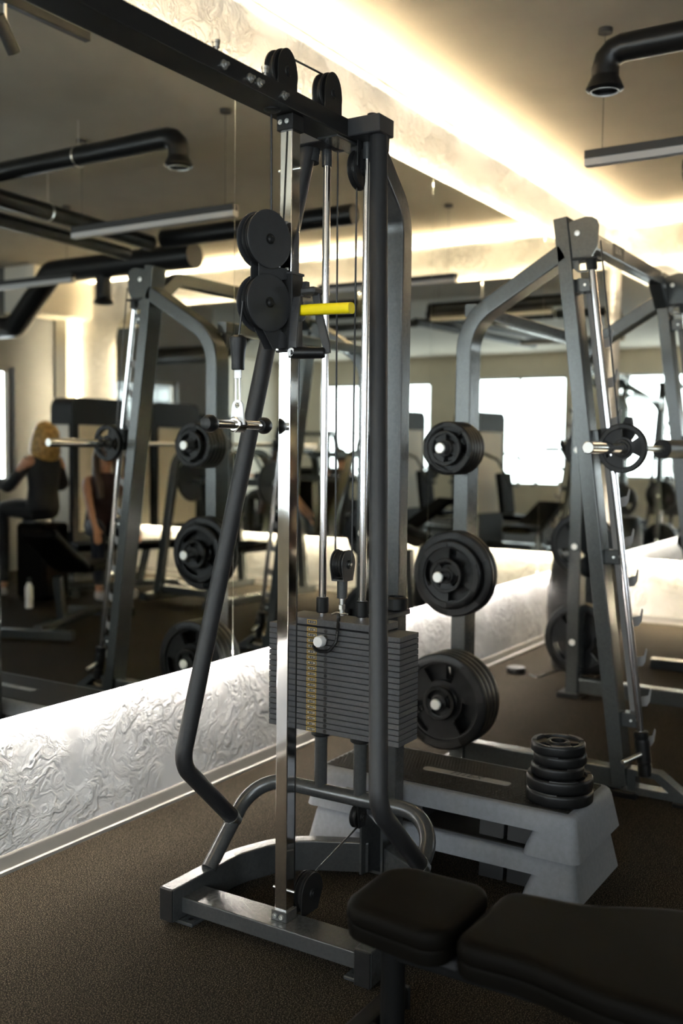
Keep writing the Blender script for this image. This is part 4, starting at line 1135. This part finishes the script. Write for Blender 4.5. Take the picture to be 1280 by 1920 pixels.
def person(x, y, rz, label, seat, lean, hands, hair, shirt, legs, long_hair=True, bare_arms=True):
    t = thing('person', label, 'person', (x, y, 0), None, rz)
    h = seat + .135
    def L(z, f=1.0): return lean * f * z
    pel, wai, che, nec = (0, 0, h), (0, L(.20), h + .20), (0, L(.42), h + .42), (0, L(.55), h + .56)
    hb, hm, ht = (0, L(.60) + .012, h + .63), (0, L(.66) + .018, h + .715), (0, L(.72) + .005, h + .80)
    chains = [[('pel', pel, (.135, .105)), ('wai', wai, (.115, .085)), ('che', che, (.135, .10)), ('nec', nec, .052), ('hb', hb, (.066, .078)), ('hm', hm, (.078, .095)), ('ht', ht, (.062, .07))]]
    for s, k in ((-1, 'l'), (1, 'r')):
        sh = (s * .175, L(.46), h + .47)
        wr = V((s * hands[0], hands[1], hands[2])); shv = V(sh)
        mid = (shv + wr) / 2; out = V((s * .55, -.35, -.75)).normalized()
        ln = (wr - shv).length / 2; off = sqrt(max(.0004, .29 ** 2 - ln ** 2))
        el = mid + out * off
        pd = (wr - el).normalized(); pm = wr + pd * .075
        chains.append([('che', che, 0), ('s' + k, sh, .062), ('u' + k, tuple(shv.lerp(el, .5)), .048), ('e' + k, tuple(el), .040), ('f' + k, tuple(el.lerp(wr, .4)), .038), ('w' + k, tuple(wr), .026), ('p' + k, tuple(pm), (.036, .018))])
        sd_ = pd.cross(V((0, 0, 1))).normalized()
        for fi, (a, ll) in enumerate(((-.027, .062), (-.009, .078), (.009, .072), (.026, .055))):
            q = pm + sd_ * a + pd * .02
            chains.append([('p' + k, tuple(pm), 0), ('k%d' % fi + k, tuple(q), .010), ('m%d' % fi + k, tuple(q + pd * ll * .5 + V((0, 0, -.008))), .009), ('t%d' % fi + k, tuple(q + pd * ll + V((0, 0, -.03))), .008)])
        th = wr + pd * .03 + sd_ * (-s) * .035
        chains.append([('w' + k, tuple(wr), 0), ('h1' + k, tuple(th), .012), ('h2' + k, tuple(th + pd * .045 + sd_ * (-s) * .02), .010)])
        chains.append([('pel', pel, 0), ('hp' + k, (s * .095, .03, h - .01), .088), ('th' + k, (s * .13, .24, h + .0), .080), ('kn' + k, (s * .155, .45, h - .01), .058), ('ca' + k, (s * .155, .46, h * .55), .056), ('an' + k, (s * .15, .44, .09), .038), ('to' + k, (s * .16, .58, .04), (.042, .026))])
    skinned('body', chains, 'skin', t)
    g = .014
    tb = MB(); n = 20; rings = []
    for (cx_, cy_, cz_), rx, ry in ((pel, .178, .150), (wai, .150, .128), ((0, L(.32), h + .32), .168, .136), (che, .182, .140), ((0, L(.50), h + .50), .160, .115), ((0, L(.545), h + .545), .085, .080)):
        rings.append([tb.bm.verts.new((cx_ + rx * cos(2 * pi * k / n), cy_ + ry * sin(2 * pi * k / n), cz_)) for k in range(n)])
    for A, B in zip(rings, rings[1:]):
        for k in range(n): tb.bm.faces.new((A[k], A[(k + 1) % n], B[(k + 1) % n], B[k]))
    tb.bm.faces.new(list(reversed(rings[0]))); tb.bm.faces.new(rings[-1])
    if not bare_arms:
        for s in (-1, 1):
            sh = V((s * .150, L(.46), h + .475)); wr = V((s * hands[0], hands[1], hands[2])); s0 = V((s * .175, L(.46), h + .47))
            el = (s0 + wr) / 2 + V((s * .55, -.35, -.75)).normalized() * sqrt(max(.0004, .29 ** 2 - ((wr - s0).length / 2) ** 2))
            tb.sweep(fillet([sh, el, el.lerp(wr, .85)], .06, 5), circ(.058, 12))
    put(tb.build('top', shirt, angle=60), t)
    lg = [[('pel', pel, (.172, .142)), ('w2', (0, L(.1), h + .08), (.15, .12))]]
    for s, k in ((-1, 'l'), (1, 'r')):
        lg.append([('pel', pel, 0), ('hp' + k, (s * .095, .03, h - .01), .112), ('th' + k, (s * .13, .24, h), .104), ('kn' + k, (s * .155, .45, h - .01), .080), ('ca' + k, (s * .155, .46, h * .55), .076), ('an' + k, (s * .15, .44, .11), .056)])
        sh_ = local(MB().lathe([(.0, 0), (.045, .004), (.052, .03), (.045, .07), (.0, .09)], (0, 0, 0), (0, 0, 1), 14), 'shoe', 'shoe', t)
        sh_.location = (s * .157, .51, .0); sh_.scale = (1, 2.4, 1)
    skinned('leggings', lg, legs, t)
    # hair: cap over the crown and a fall down the back
    hc = V(hm) + V((0, -.030, .030))
    mb = MB().lathe([(.104 * sin(pi * k / 10), -.112 * cos(pi * k / 10)) for k in range(3, 11)], hc, V((0, -.55, 1)), 22, caps=True)
    if long_hair:
        b = V((0, L(.62) - .085, h + .66))
        if long_hair == 'bob':
            mb.lathe([(.0, .17), (.085, .145), (.125, .08), (.142, -.02), (.150, -.11), (.128, -.18), (.08, -.215), (0, -.22)], b + V((0, .055, .01)), (0, -.12, 1), 26)
        else:
            mb.sweep([b + V((0, .03, .06)), b + V((0, -.01, -.05)), b + V((0, -.03 - lean * .1, -.20)), b + V((0, -.03 - lean * .2, -.33))], rrect(.19, .075, .036, 4), (0, 1, 0))
            for sx in (-1, 1):
                mb.sweep([V((sx * .055, L(.66) + .0, h + .80)), V((sx * .098, L(.64) + .03, h + .70)), V((sx * .105, L(.58) + .085, h + .56)), V((sx * .085, L(.46) + .16, h + .42)), V((sx * .08, L(.36) + .175, h + .30))], rrect(.075, .05, .022, 3), (0, 1, 0))
    put(mb.build('hair', hair, angle=60), t)
    for s in (-1, 1):
        put(MB().ball((s * .031, hm[1] + .092, hm[2] + .0), .010, 10, 6).build('eye', 'black_cloth'), t)
    put(MB().prism([(-.012, 0), (.012, 0), (0, .05)], (0, hm[1] + .09, hm[2] - .045), (1, 0, 0), (0, .0, 1), (0, .022, 0)).build('nose', 'skin'), t)
    put(MB().box((0, hm[1] + .087, hm[2] - .068), (.045, .012, .010), .003).build('mouth', 'maroon_cloth'), t)
    return t
person(6.86, -2.14, radians(187), 'blond woman in a black top sitting with her back to the mirror', .74, -.05, (.24, .34, 1.12), 'blond', 'black_cloth', 'black_cloth', 'bob', False)
person(7.48, -1.98, radians(28), 'long haired brunette woman in a dark maroon top leaning forward on a bench', .54, .22, (.20, .48, .70), 'brown_hair', 'maroon_cloth', 'navy_cloth')
person(5.0, -2.48, radians(100), 'person in a dark top seated on a flat bench facing the windows', .51, .05, (.30, .42, 1.0), 'brown_hair', 'black_cloth', 'navy_cloth', False)
tag(MB().box((6.86, -2.14, .37), (.34, .40, .74), .03).build('padded_block', 'vinyl'), 'black padded block under the blond woman in the mirror', 'block')
bt = thing('drink_bottle', 'white drink bottle standing at the left edge of the mirror view', 'bottle', (6.35, -1.75, 0))
MB().lathe([(.034, 0), (.036, .01), (.036, .19), (.018, .23), (.014, .24)], (6.35, -1.75, 0), (0, 0, 1), 18).build('bottle_body', 'white', bt)
MB().lathe([(.017, .238), (.018, .245), (.018, .275), (.0, .28)], (6.35, -1.75, 0), (0, 0, 1), 16).build('bottle_cap', 'rubber', bt)
